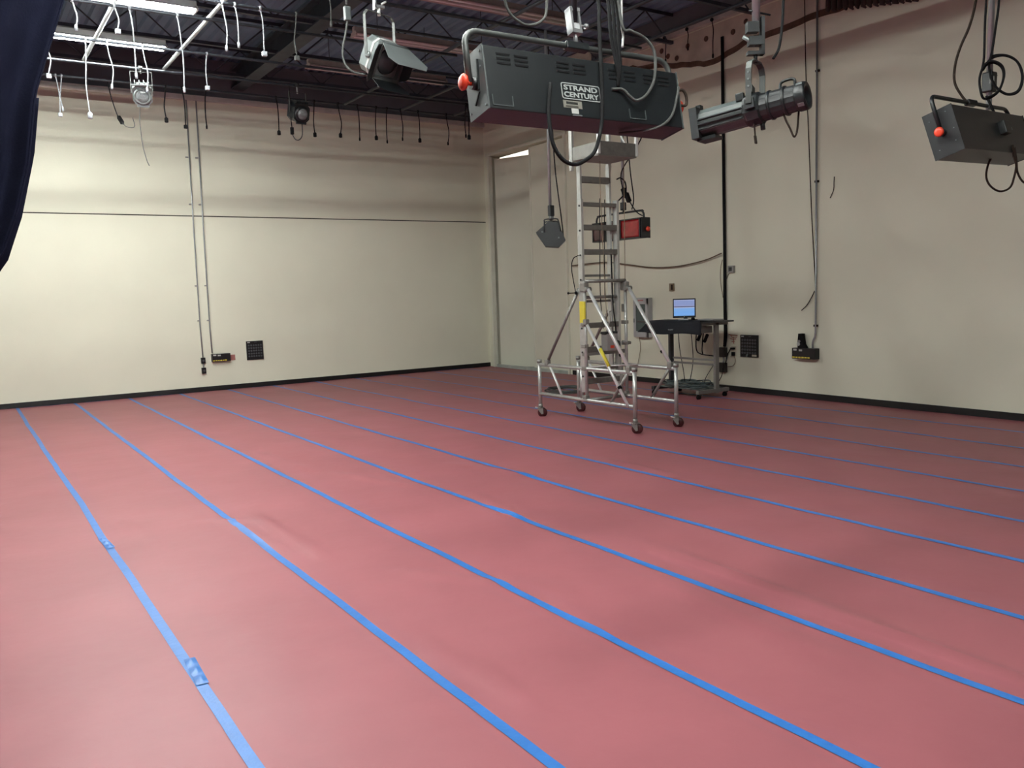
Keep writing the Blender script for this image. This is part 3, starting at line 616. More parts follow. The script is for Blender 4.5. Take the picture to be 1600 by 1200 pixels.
# --- ellipsoidal profile spotlight
dF = V((-0.3473, 0.9301, -0.1192)); Rp = frame(dF); rear = V((-5.999, -13.184, 2.788))
t = thing('profile_spotlight', 'long black ellipsoidal spotlight right of the large border light', 'stage light', rear, Rp)
def flute(ya, yb, ra, rb, n=28, dep=0.05):
    m = MB(); vs = []; 
    for y, r in ((ya, ra), (yb, rb)):
        for k in range(n*2):
            a = math.pi*k/n; rr = r*(1 - (dep if k % 2 else 0)); vs.append(V((rr*math.cos(a), y, rr*math.sin(a))))
    N = n*2; m.add(vs, [(k, (k+1) % N, N+(k+1) % N, N+k) for k in range(N)] + [tuple(range(N)), tuple(range(N, 2*N))]); return m
MB().lathe([(0.050, 0.03), (0.055, -0.02), (0.078, -0.025), (0.084, -0.01), (0.084, 0.03), (0.072, 0.045)], (0, 0, 0), (0, 1, 0), 24).build('rear_cap', 'lamp_black', t)
for a in (0.7, 2.3, 3.9, 5.4): MB().box((0.075*math.cos(a), 0.005, 0.075*math.sin(a)), (0.022, 0.035, 0.022), Matrix.Rotation(-a, 3, 'Y')).build('cap_lug', 'lamp_silver', t)
flute(0.04, 0.26, 0.078, 0.084, 16, 0.03).build('lamp_housing', 'lamp_dark', t)
for k in range(2): MB().lathe([(0.087, 0.095+k*0.09), (0.0885, 0.103+k*0.09), (0.087, 0.111+k*0.09)], (0, 0, 0), (0, 1, 0), 24).build('cooling_fin', 'lamp_black', t)
MB().tube(smooth_path([(0.02, 0.05, 0.07), (0.02, 0.05, 0.115), (0.02, 0.09, 0.125), (0.02, 0.13, 0.115), (0.02, 0.14, 0.075)]), 0.009, 8).build('handle', 'lamp_black', t)
MB().lathe([(0.088, 0.245), (0.098, 0.255), (0.100, 0.33), (0.092, 0.345)], (0, 0, 0), (0, 1, 0), 12, smooth=False).build('gate_body', 'lamp_black', t)
for sx in (-1, 1):
    MB().box((sx*0.105, 0.29, 0.02), (0.02, 0.06, 0.06), bev=0.004).build('pivot_block', 'lamp_dark', t)
MB().box((-0.05, 0.36, 0.085), (0.035, 0.05, 0.05), bev=0.006).build('lock_knob', 'lamp_black', t)
MB().box((-0.02, 0.29, 0.115), (0.05, 0.012, 0.05), Matrix.Rotation(0.3, 3, 'Y')).build('shutter_tab', 'lamp_black', t)
MB().bar((-0.03, 0.30, -0.09), (-0.04, 0.30, -0.17), 0.02, 0.004).build('shutter_tab', 'cord_brown', t); MB().box((-0.04, 0.30, -0.185), (0.026, 0.012, 0.05), bev=0.004).build('tab_handle', 'cord_brown', t)
MB().cyl((0, 0.26, -0.08), (0, 0.26, -0.13), 0.014, 10).build('bottom_knob', 'lamp_black', t)
flute(0.33, 0.64, 0.086, 0.088, 10, 0.07).build('lens_barrel', 'lamp_grey', t)
for a in range(3):
    MB().bar((-0.086, 0.35, -0.045+0.03*a), (-0.088, 0.64, -0.045+0.03*a), 0.008, 0.014, (1, 0, 0)).build('barrel_rib', 'lamp_dark', t)
fh = MB()
for sx in (-1, 1): fh.box((sx*0.092, 0.655, 0), (0.008, 0.05, 0.19)); fh.box((0, 0.655, sx*0.092), (0.19, 0.05, 0.008))
fh.box((0, 0.635, 0), (0.19, 0.006, 0.19)); fh.build('colour_frame_holder', 'lamp_dark', t)
MB().box((0.0, 0.645, 0.105), (0.05, 0.03, 0.03)).build('frame_clip', 'lamp_black', t)
MB().cyl((0, 0.63, 0), (0, 0.645, 0), 0.075, 20).build('lens', 'lens_dark', t)
dn = MB(); dn.box((0, 0.6, -0.10), (0.12, 0.12, 0.02)); dn.build('bottom_rail', 'lamp_black', t)
# yoke in world-up frame
Ry = Rp.inverted(); up = (Ry @ V((0, 0, 1))).normalized(); p0 = V((0, 0.29, 0.02))
ya = p0+V((-0.118, 0, 0)); yb = p0+V((0.118, 0, 0)); h_ = 0.26
pts = [ya, ya+up*(h_-0.06), ya+up*(h_-0.02)+V((0.02, 0, 0)), ya+up*h_+V((0.06, 0, 0)), yb+up*h_-V((0.06, 0, 0)), yb+up*(h_-0.02)-V((0.02, 0, 0)), yb+up*(h_-0.06), yb]
ym = MB()
for a, b in zip(pts[:-1], pts[1:]): ym.bar(a, b+(b-a).normalized()*0.004, 0.035, 0.008, (b-a).normalized().cross(V((0, 1, 0))))
ym.build('yoke', 'yoke_grey', t)
for k in range(3): MB().lathe([(0.006, 0), (0.006, 0.004)], ya+up*(0.10+0.04*k)+V((-0.004, 0, 0)), (-1, 0, 0), 8).build('yoke_hole', 'lamp_silver', t)
top = rear+Rp @ (p0+up*h_)
hk = thing('hook_clamp', 'black hook clamp and bolt above the long ellipsoidal spotlight', 'clamp', top, frame(V((-0.55, -0.83, 0))))
MB().cyl((0, 0, -0.01), (0, 0, 0.06), 0.012, 10).build('clamp_bolt', 'lamp_black', hk)
c = MB(); c.bar((-0.04, 0, 0.04), (-0.04, 0, 0.26), 0.02, 0.05, (0, 1, 0)); c.box((0, 0, 0.05), (0.10, 0.05, 0.02)); c.box((0.0, 0, 0.12), (0.085, 0.06, 0.05)); c.box((0.02, 0, 0.20), (0.07, 0.055, 0.06)); c.build('clamp_body', 'lamp_dark', hk)
MB().cyl((0.0, 0, 0.10), (0.075, 0, 0.15), 0.012, 8).build('wing_bolt', 'lamp_silver', hk); MB().cyl((-0.09, 0, 0.27), (0.04, 0, 0.30), 0.006, 8).build('clamp_pin', 'lamp_black', hk); MB().box((-0.045, -0.027, 0.21), (0.012, 0.003, 0.04)).build('clamp_plate', 'alu_bright', hk)
o = MB().cyl(top+V((0.005, 0, 0.2)), (top.x+0.005, top.y, PZ), 0.024, 14).build('drop_pipe', 'galv', off=top); tag(o, 'silver drop pipe holding the long ellipsoidal spotlight', 'pipe', 'drop pipes')
wcord('power_cable', 'dark cable running down beside the ellipsoidal spotlight drop pipe', [(-5.90, -12.95, 4.6), (-5.91, -12.974, 3.7), (-5.922, -12.974, 3.403), (-5.942, -12.981, 3.249), (-5.97, -12.98, 3.115), (-6.01, -12.97, 3.05)], 0.008, 'cord_dark')
wcord('power_cable', 'brown cable in a narrow loop under the ellipsoidal spotlight rear', [(-6.06, -13.08, 2.72), (-6.054, -13.1, 2.66), (-6.042, -13.119, 2.613), (-6.027, -13.135, 2.563), (-6.012, -13.14, 2.575), (-6.004, -13.144, 2.612), (-6.0, -13.15, 2.71)], 0.006, 'cord_brown')

# --- fresnel with barn doors
dB = V((0.26, -0.80, -0.52)); Rb = frame(dB); cB = V((-6.66, -9.02, 3.89))
t = thing('barn_door_spotlight', 'grey fresnel spotlight with open barn doors left of the large border light', 'stage light', cB, Rb)
def oct_prism(w_, h_, ch): return [(-w_+ch, -h_), (w_-ch, -h_), (w_, -h_+ch), (w_, h_-ch), (w_-ch, h_), (-w_+ch, h_), (-w_, h_-ch), (-w_, -h_+ch)]
MB().prism(oct_prism(0.15, 0.165, 0.05), (0, -0.20, 0), (1, 0, 0), (0, 0, 1), (0, 1, 0), 0.20).build('body', 'lamp_silver', t)
MB().prism(oct_prism(0.155, 0.17, 0.052), (0, -0.10, 0), (1, 0, 0), (0, 0, 1), (0, 1, 0), 0.025).build('body_band', 'label_white', t)
MB().prism(oct_prism(0.12, 0.13, 0.05), (0, -0.24, 0), (1, 0, 0), (0, 0, 1), (0, 1, 0), 0.05).build('rear_plate', 'lamp_grey', t)
fr = MB()
for s_ in (-1, 1): fr.box((s_*0.155, 0.02, 0), (0.03, 0.05, 0.34)); fr.box((0, 0.02, s_*0.155), (0.34, 0.05, 0.03))
fr.build('front_frame', 'lamp_grey', t)
MB().lathe([(0.125, 0), (0.11, 0.02), (0.07, 0.035), (0.02, 0.04)], (0, 0.0, 0), (0, 1, 0), 28).build('lens', 'lens_dark', t)
def flap(ax, wa, wb, ln_, ang, name, m):
    # ax: 0 top 1 bottom 2 left 3 right
    ca, sa = math.cos(ang), math.sin(ang); q = MB()
    base = {0: (V((1, 0, 0)), V((0, 0, 1))), 1: (V((1, 0, 0)), V((0, 0, -1))), 2: (V((0, 0, 1)), V((-1, 0, 0))), 3: (V((0, 0, 1)), V((1, 0, 0)))}[ax]
    e, nrm = base; o_ = nrm*0.165+V((0, 0.045, 0)); d = V((0, ca, 0))+nrm*sa
    ps = [(-wa, 0), (wa, 0), (wb, ln_*0.75), (wb*0.72, ln_), (-wb*0.72, ln_), (-wb, ln_*0.75)]
    q.prism([(a, b) for a, b in ps], o_, e, d, d.cross(e), 0.004); f_ = q.build(name, m, t)
    MB().cyl(o_-e*wa, o_+e*wa, 0.007, 8).build('hinge', 'lamp_grey', f_); return f_
flap(0, 0.165, 0.25, 0.31, -0.30, 'barn_door_flap', 'lamp_silver'); flap(1, 0.155, 0.20, 0.22, 0.15, 'barn_door_flap', 'lamp_black')  # top flap paler than the rest: light from above put into its colour
flap(2, 0.15, 0.11, 0.10, 0.35, 'barn_door_flap', 'lamp_black'); flap(3, 0.15, 0.17, 0.33, 0.85, 'barn_door_flap', 'lamp_black')
upB = (Rb.inverted() @ V((0, 0, 1))).normalized(); p0 = V((0, -0.10, 0))
pts = []
for sx in (-1, 1):
    q = [p0+V((sx*0.185, 0, 0)), p0+V((sx*0.185, 0, 0))+upB*0.36, p0+V((sx*0.15, 0, 0))+upB*0.40]
    pts += q if sx < 0 else q[::-1]
ym = MB()
for a, b in zip(pts[:-1], pts[1:]): ym.bar(a, b, 0.035, 0.008, (b-a).normalized().cross(V((0, 1, 0))))
ym.build('yoke', 'yoke_grey', t)
for sx in (-1, 1): MB().lathe([(0.03, 0), (0.03, 0.02), (0.015, 0.03)], p0+V((sx*0.155, 0, 0)), (sx, 0, 0), 10).build('yoke_knob', 'lamp_silver', t)
topB = cB+Rb @ (p0+upB*0.40)
hk = thing('hook_clamp', 'bright hook clamp above the barn door spotlight', 'clamp', topB)
MB().cyl((0, 0, -0.02), (0, 0, 0.06), 0.016, 10).build('clamp_bolt', 'alu_bright', hk); c = MB(); c.bar((-0.04, 0, 0.03), (-0.04, 0, 0.20), 0.016, 0.05, (0, 1, 0)); c.box((0, 0, 0.06), (0.10, 0.05, 0.025)); c.bar((0.05, 0, 0.14), (0.05, 0, 0.22), 0.016, 0.05, (0, 1, 0)); c.box((0, 0, 0.21), (0.11, 0.05, 0.02)); c.build('clamp_body', 'galv', hk); MB().cyl((0.03, 0, 0.09), (0.08, 0, 0.12), 0.010, 8).build('wing_bolt', 'alu_bright', hk)
o = MB().cyl(topB+V((0, 0, 0.2)), (topB.x, topB.y, PZ), 0.022, 12).build('drop_pipe', 'pipe_dark', off=topB); tag(o, 'dark drop pipe holding the barn door spotlight', 'pipe', 'drop pipes')
t = thing('power_cable', 'grey cable with inline connector hanging left of the barn door spotlight', 'cable', (-6.92, -8.75, 4.3)); of = V((-6.92, -8.75, 4.3))
MB().tube(smooth_path([(-6.93, -8.75, 5.0), (-6.93, -8.75, 4.7), (-6.925, -8.75, 4.44)]), 0.011, 8).build('cord', 'cord_grey', t, of); MB().box((-6.925, -8.75, 4.36), (0.06, 0.05, 0.13), bev=0.008).build('connector', 'lamp_grey', t, of)
MB().tube(smooth_path([(-6.925, -8.75, 4.30), (-6.95, -8.75, 4.18), (-6.99, -8.75, 4.02), (-6.98, -8.76, 3.90), (-6.92, -8.80, 3.82), (-6.80, -8.82, 3.80)]), 0.010, 8).build('cord', 'cord_grey', t, of)

# --- two small round-lensed spotlights on the far pipe
def small_spot(loc, label, bm, lm_, dirv):
    Rq = frame(dirv); t = thing('round_spotlight', label, 'stage light', loc, Rq, 'small round spotlights on the far pipe')
    MB().prism(oct_prism(0.125, 0.14, 0.055), (0, -0.26, 0), (1, 0, 0), (0, 0, 1), (0, 1, 0), 0.26).build('body', bm, t)
    for k in range(4): MB().box((-0.09+0.06*k, -0.13, 0.155), (0.012, 0.24, 0.035)).build('cooling_fin', bm, t)
    MB().box((0, 0.012, 0.135), (0.28, 0.03, 0.02)).build('visor', bm, t)
    MB().lathe([(0.115, 0), (0.118, 0.02), (0.10, 0.03)], (0, 0, -0.01), (0, 1, 0), 24).build('lens_ring', bm, t)
    MB().lathe([(0.096, 0.02), (0.07, 0.04), (0.03, 0.048)], (0, 0, -0.01), (0, 1, 0), 24).build('lens', lm_, t)
    MB().box((0.0, -0.005, -0.145), (0.16, 0.03, 0.03)).build('front_clip', bm, t)
    upq = (Rq.inverted() @ V((0, 0, 1))).normalized(); ym = MB(); q0 = V((0, -0.13, 0)); hh = 0.30
    P_ = [q0+V((-0.14, 0, 0)), q0+V((-0.14, 0, 0))+upq*hh, q0+V((0.14, 0, 0))+upq*hh, q0+V((0.14, 0, 0))]
    for a, b in zip(P_[:-1], P_[1:]): ym.bar(a, b, 0.03, 0.008, (b-a).normalized().cross(V((0, 1, 0))))
    ym.build('yoke', 'yoke_grey', t)
    return t, V(loc)+Rq @ (q0+upq*hh)
t5, y5 = small_spot((-7.79, -3.52, 4.60), 'pale grey round spotlight with visible lens under the far lit batten', 'lamp_silver', 'lens', (-0.15, -0.9, -0.35))
t6, y6 = small_spot((-5.50, -3.55, 4.545), 'dark round spotlight with grey lens against the top of the back wall', 'lamp_black', 'lens', (0.08, -0.9, -0.30))
for yk, lab in ((y5, 'grey pipe clamp above the pale round spotlight'), (y6, 'dark pipe clamp above the dark round spotlight')):
    hk = thing('pipe_clamp', lab, 'clamp', yk); MB().cyl((0, 0, -0.02), (0, 0, PZ-yk.z-0.02), 0.012, 8).build('clamp_bolt', 'galv', hk); MB().lathe([(0.032, -0.025), (0.034, 0), (0.032, 0.025)], (0, 0, PZ-yk.z-0.005), (1, 0, 0), 12).build('clamp_ring', 'lamp_dark', hk)
wcord('thin_wire', 'thin grey wire trailing down the wall below the pale round spotlight', [(-7.82, -3.45, 4.46), (-7.83, -3.4, 4.25), (-7.81, -3.36, 3.95), (-7.77, -3.36, 3.74), (-7.74, -3.36, 3.66)], 0.006, 'cord_grey')
t = thing('power_cable', 'dark cable loop with plug below the dark round spotlight', 'cable', (-5.6, -3.4, 4.2)); of = V((-5.6, -3.4, 4.2))
MB().tube(smooth_path([(-5.62, -3.38, 4.98), (-5.63, -3.4, 4.55), (-5.62, -3.4, 4.36)]), 0.008, 6).build('cord', 'cord_dark', t, of); MB().box((-5.62, -3.4, 4.30), (0.05, 0.045, 0.11), bev=0.008).build('plug', 'cord_dark', t, of); MB().tube(smooth_path([(-5.62, -3.4, 4.25), (-5.58, -3.4, 4.18), (-5.52, -3.4, 4.17), (-5.46, -3.4, 4.25), (-5.46, -3.42, 4.45)]), 0.008, 6).build('cord', 'cord_grey', t, of)

# --- single flood by the ladder
cF = V((-3.667, -7.481, 2.422)); vd = V((cF-CAM).to_2d().to_3d()).normalized(); rt = vd.cross(V((0, 0, 1)))
t = thing('flood_light', 'small black flood light hung left of the ladder', 'stage light', cF)
hexp = [(-0.20, 0.025), (-0.033, 0.16), (0.084, 0.142), (0.175, -0.084), (0.084, -0.167), (-0.084, -0.15)]
MB().prism(hexp, -vd*0.18, rt, (0, 0, 1), vd, 0.36).build('housing', 'lamp_black', t)
MB().prism([(a*1.02, b*1.02) for a, b in hexp], -vd*0.187, rt, (0, 0, 1), vd, 0.008).build('end_plate', 'lamp_black', t)
for a, b in ((-0.12, 0.03), (0.09, -0.05)): MB().lathe([(0.012, 0), (0.010, 0.008)], -vd*0.187+rt*a+V((0, 0, b)), -vd, 8).build('rivet', 'lamp_silver', t)
for s_ in (-1, 1):
    P_ = [-vd*0.19*s_*-1*-1+rt*x_+V((0, 0, z_)) for x_, z_ in ((-0.09, 0.02), (-0.09, 0.15), (-0.075, 0.185), (0.06, 0.19), (0.09, 0.16), (0.12, 0.03))]
    MB().tube(smooth_path(P_, 4), 0.009, 8).build('yoke_side', 'lamp_black', t)
MB().bar(-vd*0.19+V((0, 0, 0.19)), vd*0.19+V((0, 0, 0.19)), 0.03, 0.01).build('yoke_bar', 'lamp_black', t)
MB().box((0, 0, 0.215), (0.05, 0.05, 0.05), bev=0.006).build('clamp_bolt', 'lamp_silver', t)
c = MB(); c.box((0, 0, 0.31), (0.07, 0.06, 0.14), bev=0.008); c.cyl((0, 0, 0.22), (0, 0, 0.25), 0.018, 10); c.build('clamp', 'lamp_dark', t)
o = MB().cyl((cF.x+0.01, cF.y+0.03, 2.78), (cF.x+0.01, cF.y+0.03, PZ), 0.020, 12).build('drop_pipe', 'galv', off=(cF.x, cF.y, 2.78)); tag(o, 'slim silver drop pipe holding the small black flood light', 'pipe', 'drop pipes')
wcord('power_cable', 'thin dark cable falling to the small black flood light', [(-3.60, -7.42, 4.9), (-3.60, -7.45, 4.2), (-3.604, -7.48, 3.666), (-3.616, -7.532, 3.212), (-3.604, -7.615, 2.634), (-3.602, -7.654, 2.345)], 0.008, 'cord_dark')

# --- red gel border light behind the ladder
XF, ya_, yb_, zc = -2.5, -6.81, -7.87, 2.505
t = thing('gel_light', 'black three cell border light with a red gel behind the ladder', 'stage light', (XF+0.1, (ya_+yb_)/2, zc))
hl = (ya_-yb_)/2; Hh = 0.27
b = MB(); b.box((0.025, 0, 0), (0.13, 2*hl, Hh), bev=0.004)
b.build('housing', 'lamp_black', t)
def cell(y0, y1, m):
    yc = (y0+y1)/2-(ya_+yb_)/2; w_ = abs(y1-y0); q = MB()
    for s_ in (-1, 1): q.box((-0.055, yc+s_*w_/2, 0), (0.03, 0.02, Hh)); q.box((-0.055, yc, s_*(Hh/2-0.008)), (0.03, w_, 0.016))
    ce = q.build('cell_frame', 'lamp_black', t)
    MB().grid(lambda u, v: V((-0.058+0.008*noise.noise(V((u*3+yc, v*3, 2))), yc+(u-0.5)*(w_-0.02), (v-0.5)*(Hh-0.03))), 10, 8).build('gel', m, ce, solid=0.002)
cell(-6.85, -7.13, 'gel_dark'); cell(-7.16, -7.42, 'gel_dark'); cell(-7.45, -7.845, 'gel_red')
MB().box((0.02, -hl-0.004, 0), (0.16, 0.008, Hh+0.006)).build('end_plate', 'lamp_black', t)
MB().lathe([(0.012, 0), (0.03, 0.02), (0.035, 0.035), (0.015, 0.05)], (0.03, -hl-0.008, -0.02), (0, -1, 0), 12).build('knob', 'red_knob', t)
pts = [(0.02, -hl+0.03, 0.05), (0.02, -hl+0.03, Hh/2+0.04), (0.02, -hl+0.06, Hh/2+0.085), (0.02, -hl+0.12, Hh/2+0.10), (0.02, hl-0.14, Hh/2+0.10), (0.02, hl-0.06, Hh/2+0.085), (0.02, hl-0.03, Hh/2+0.04), (0.02, hl-0.03, 0.05)]
MB().tube(smooth_path(pts, 4), 0.014, 10).build('yoke', 'lamp_black', t)
c = MB(); c.cyl((0.02, -0.085, Hh/2+0.09), (0.02, -0.085, Hh/2+0.14), 0.012, 8); c.box((0.02, -0.085, Hh/2+0.19), (0.06, 0.07, 0.11), bev=0.008); c.cyl((0.02, -0.085, Hh/2+0.15), (-0.05, -0.115, Hh/2+0.14), 0.01, 8); c.build('clamp', 'lamp_dark', t)
o = MB().cyl((XF+0.12, -7.425, 2.79), (XF+0.12, -7.425, PZ), 0.020, 12).build('drop_pipe', 'galv', off=(XF+0.12, -7.425, 2.86)); tag(o, 'slim silver drop pipe holding the red gel light behind the ladder', 'pipe', 'drop pipes')
wcord('power_cable', 'dark cable falling to the right end of the red gel light', [(-2.45, -7.43, 4.9), (-2.45, -7.56, 4.2), (-2.45, -7.611, 3.727), (-2.45, -7.664, 3.252), (-2.45, -7.72, 2.905), (-2.45, -7.68, 2.76)], 0.008, 'cord_dark')
t = thing('power_cable', 'dark coiled cable with two plugs above the red gel light', 'cable', (-2.45, -7.5, 3.0)); of = V((-2.45, -7.5, 3.0))
MB().tube(smooth_path([(-2.45, -8.0, 3.9), (-2.45, -7.864, 3.643), (-2.45, -7.535, 3.355), (-2.45, -7.466, 3.235), (-2.45, -7.489, 3.103), (-2.45, -7.552, 2.983)]), 0.008, 8).build('cord', 'cord_dark', t, of)
MB().tube(smooth_path([(-2.45, -7.552, 2.983), (-2.45, -7.716, 2.777), (-2.45, -7.804, 2.70), (-2.44, -7.88, 2.66)]), 0.008, 8).build('cord', 'cord_dark', t, of)
MB().tube(smooth_path([(-2.43, -7.357, 3.206), (-2.43, -7.438, 3.213), (-2.43, -7.53, 3.141), (-2.43, -7.539, 3.011), (-2.43, -7.431, 2.936), (-2.43, -7.36, 2.90)]), 0.010, 8).build('coil_loop', 'cord_dark', t, of)
for p_ in ((-2.45, -7.535, 3.0), (-2.45, -7.60, 2.93)): MB().bar(V(p_)+V((0, 0.03, 0.06)), V(p_)-V((0, 0.03, 0.06)), 0.05, 0.05).build('plug', 'rubber_black', t, of)

# ================================================================== LADDER TOWER
XL, XR, YF, YN, YM = -3.76, -3.10, -7.25, -9.15, -8.20
OF = V(((XL+XR)/2, YM, 0))
T = thing('ladder_tower', 'aluminium telescopic ladder tower on red casters in mid room', 'ladder', OF)
def tp(name, p0, p1, r=0.024, m='alu', parent=T):
    return MB().cyl(p0, p1, r, 12).build(name, m, parent, OF)
for x in (XL, XR):
    for y in (YF, YN):
        lg = tp('leg', (x, y, 0.17), (x, y, 0.76), 0.025)
        MB().cyl((x, y, 0.74), (x, y, 0.785), 0.034, 12).build('leg_coupler', 'alu_matt', lg, OF)
        # caster
        cs = MB().cyl((x, y, 0.135), (x, y, 0.185), 0.03, 12).build('caster', 'alu_matt', T, OF)
        ox = 0.03
        MB().lathe([(0.02, -0.025), (0.058, -0.024), (0.065, -0.016), (0.065, 0.016), (0.058, 0.024), (0.02, 0.025)], (x+ox, y, 0.066), V((0.55, 0.83, 0)) if x == XL and y == YF else V((0.8, 0.6, 0)), 20).build('wheel', 'wheel_red', cs, OF)
        fk = MB(); nv = V((0.55, 0.83, 0)) if x == XL and y == YF else V((0.8, 0.6, 0)); nv.normalize()
        for s_ in (-1, 1): fk.prism([(-0.05, 0.13), (0.03, 0.13), (0.035, 0.05), (0.01, 0.045)], V((x, y, 0))+nv*(0.032*s_-0.002), nv.cross(V((0, 0, 1))), (0, 0, 1), nv, 0.005)
        fk.box((x, y, 0.135), (0.075, 0.075, 0.012)); fk.build('fork', 'alu_matt', cs, OF)
        MB().box((x-0.05, y+0.01, 0.135), (0.05, 0.03, 0.012), Matrix.Rotation(0.4, 3, 'Y')).build('brake_lever', 'alu_bright', cs, OF)
        MB().box((x, y, 0.12), (0.03, 0.03, 0.03)).build('stem', 'lamp_dark', cs, OF)
    tp('top_rail', (x, YF, 0.72), (x, YN, 0.72)); tp('bottom_rail', (x, YF, 0.325), (x, YN, 0.325), 0.023)
    tp('mid_post', (x, YM+0.04, 0.325), (x, YM+0.04, 0.72), 0.022)
    tp('frame_brace', (x, YF-0.25, 0.70), (x, YF-0.49, 0.34), 0.016, 'alu_bright'); tp('frame_brace', (x, YN+0.12, 0.71), (x, YN+0.43, 0.33), 0.019, 'alu_matt')
    mk = tp('mast', (x, YM-0.06, 0.30), (x, YM-0.06, 1.80), 0.021, 'alu')
    for z in (0.36, 0.72, 1.0, 1.27): MB().box((x, YM-0.04, z), (0.06, 0.08, 0.045), bev=0.006).build('mast_clip', 'alu_matt', mk, OF)
    co = MB().box((x, YM-0.05, 1.73), (0.075, 0.10, 0.11), bev=0.012).build('collar', 'alu_matt', T, OF)
    MB().cyl((x-0.05, YM-0.11, 1.70), (x+0.05, YM-0.11, 1.70), 0.03, 10).build('collar_pin', 'alu_matt', co, OF)
    br = tp('stay', (x, YM+0.05, 1.71), (x, YF-0.20, 0.78), 0.02, 'alu_matt'); MB().box((x, YF-0.19, 0.755), (0.06, 0.07, 0.07), bev=0.008).build('stay_clamp', 'alu_matt', br, OF)
    br = tp('stay', (x, YM-0.13, 1.70), (x, YN+0.10, 0.78), 0.0225, 'alu_bright'); MB().box((x, YN+0.09, 0.755), (0.06, 0.07, 0.08), bev=0.008).build('stay_clamp', 'alu_matt', br, OF)
    MB().cyl((x, YN+0.235, 0.93), (x, YN+0.22, 0.91), 0.027, 10).build('stay_band', 'rubber_black', br, OF)
ob = tp('outrigger', (XL-0.02, YM-0.10, 1.286), (XL-0.02, YN+0.09, 0.32), 0.019, 'alu_bright')
MB().cyl((XL-0.02, -8.56, 0.979), (XL-0.02, -8.72, 0.775), 0.0215, 12).build('tape_wrap', 'yellow_tape', ob, OF); MB().box((XL-0.02, YM-0.10, 1.30), (0.06, 0.06, 0.07), bev=0.01).build('stay_clamp', 'alu_matt', ob, OF); MB().cyl((XL-0.02, -8.90, 0.545), (XL-0.02, -8.92, 0.52), 0.026, 10).build('stay_band', 'rubber_black', ob, OF)
tp('cross_tube', (XL, YM-0.06, 0.325), (XR, YM-0.06, 0.325), 0.022, 'alu_matt'); tp('cross_tube', (XL, YM-0.06, 1.80), (XR, YM-0.06, 1.80), 0.021, 'alu_matt')
for z, r in ((1.60, 0.02), (0.70, 0.018)): tp('cross_tube', (XL+0.04, YM, z), (XR-0.09, YM, z), r, 'alu_matt')
# sections: stiles and rungs
def section(xa, xb, y, z0, z1, zs, tread, sw, sd, m):
    for x, s_ in ((xa, -1), (xb, 1)):
        st = MB().box((x, y, (z0+z1)/2), (sw, sd, z1-z0), bev=0.003).build('stile', m, T, OF)
        if tread:
            z = z0+0.2
            while z < z1: MB().lathe([(0.012, 0), (0.012, 0.01)], (x+s_*sw/2, y-0.01, z), (s_, 0, 0), 8).build('bolt', 'lamp_dark', st, OF); z += 0.30
    for z in zs:
        if tread: MB().box(((xa+xb)/2, y, z), (abs(xb-xa), sd*0.95, 0.065), bev=0.004).build('rung', 'tread', T, OF)
        else: MB().box(((xa+xb)/2, y, z), (abs(xb-xa), 0.035, 0.03), bev=0.004).build('rung', 'alu_matt', T, OF)
section(-3.755, -3.185, YM, 0.42, 2.80, (0.55, 0.95, 1.25, 2.16, 2.46), True, 0.035, 0.085, 'alu')
section(-3.70, -3.235, YM+0.075, 0.60, 3.25, (1.55, 1.87, 2.17, 2.47, 2.75), False, 0.03, 0.07, 'alu')
MB().box((-3.46, YM+0.075, 3.05), (0.47, 0.07, 0.075), bev=0.004).build('rung', 'tread', T, OF)
MB().box((-3.46, YM, 2.74), (0.54, 0.07, 0.045), bev=0.004).build('rung', 'tread', T, OF)
MB().box((-3.775, YM-0.03, 1.42), (0.02, 0.10, 0.27)).build('warning_tape', 'yellow_tape', T, OF)
# basket
bx0, bx1, by0, by1 = -3.79, -3.20, -8.10, -8.62
bk = MB(); bk.box(((bx0+bx1)/2, (by0+by1)/2, 3.275), (bx1-bx0, by0-by1, 0.02))
for x in (bx0, bx1): bk.box((x, (by0+by1)/2, 3.35), (0.012, by0-by1, 0.15))
bs = bk.build('basket_floor', 'alu_matt', T, OF); MB().box(((bx0+bx1)/2, by1, 3.35), (bx1-bx0, 0.012, 0.16)).build('toe_board', 'tread', T, OF)  # near side darker than the other sides: its shade put into the colour
for x in (bx0, bx1):
    for y in (by0, by1):
        q = MB().box((x, y, 3.78), (0.035, 0.06 if y == by0 else 0.035, 1.14 if y == by0 else 1.0), bev=0.004).build('basket_post', 'alu' if y == by0 else 'alu_bright', T, OF)
        if y == by0: MB().prism([(-0.03, 0), (0.03, 0), (0.02, -0.09), (-0.01, -0.09)], (x-0.02, y, 3.24), (0, 1, 0), (0, 0, 1), (1, 0, 0), 0.04).build('post_foot', 'alu', q, OF)
for z in (3.85, 4.30):
    for x in (bx0, bx1): tp('guard_rail', (x, by0, z), (x, by1, z), 0.017)
    tp('guard_rail', (bx0, by1, z), (bx1, by1, z), 0.017)
tp('basket_stay', (bx1-0.02, by0-0.05, 3.9), (bx1+0.02, by1+0.12, 3.3), 0.013, 'alu_bright'); tp('basket_stay', (bx0+0.2, by0-0.03, 3.9), (bx0+0.28, by1+0.2, 3.35), 0.012, 'alu_bright')
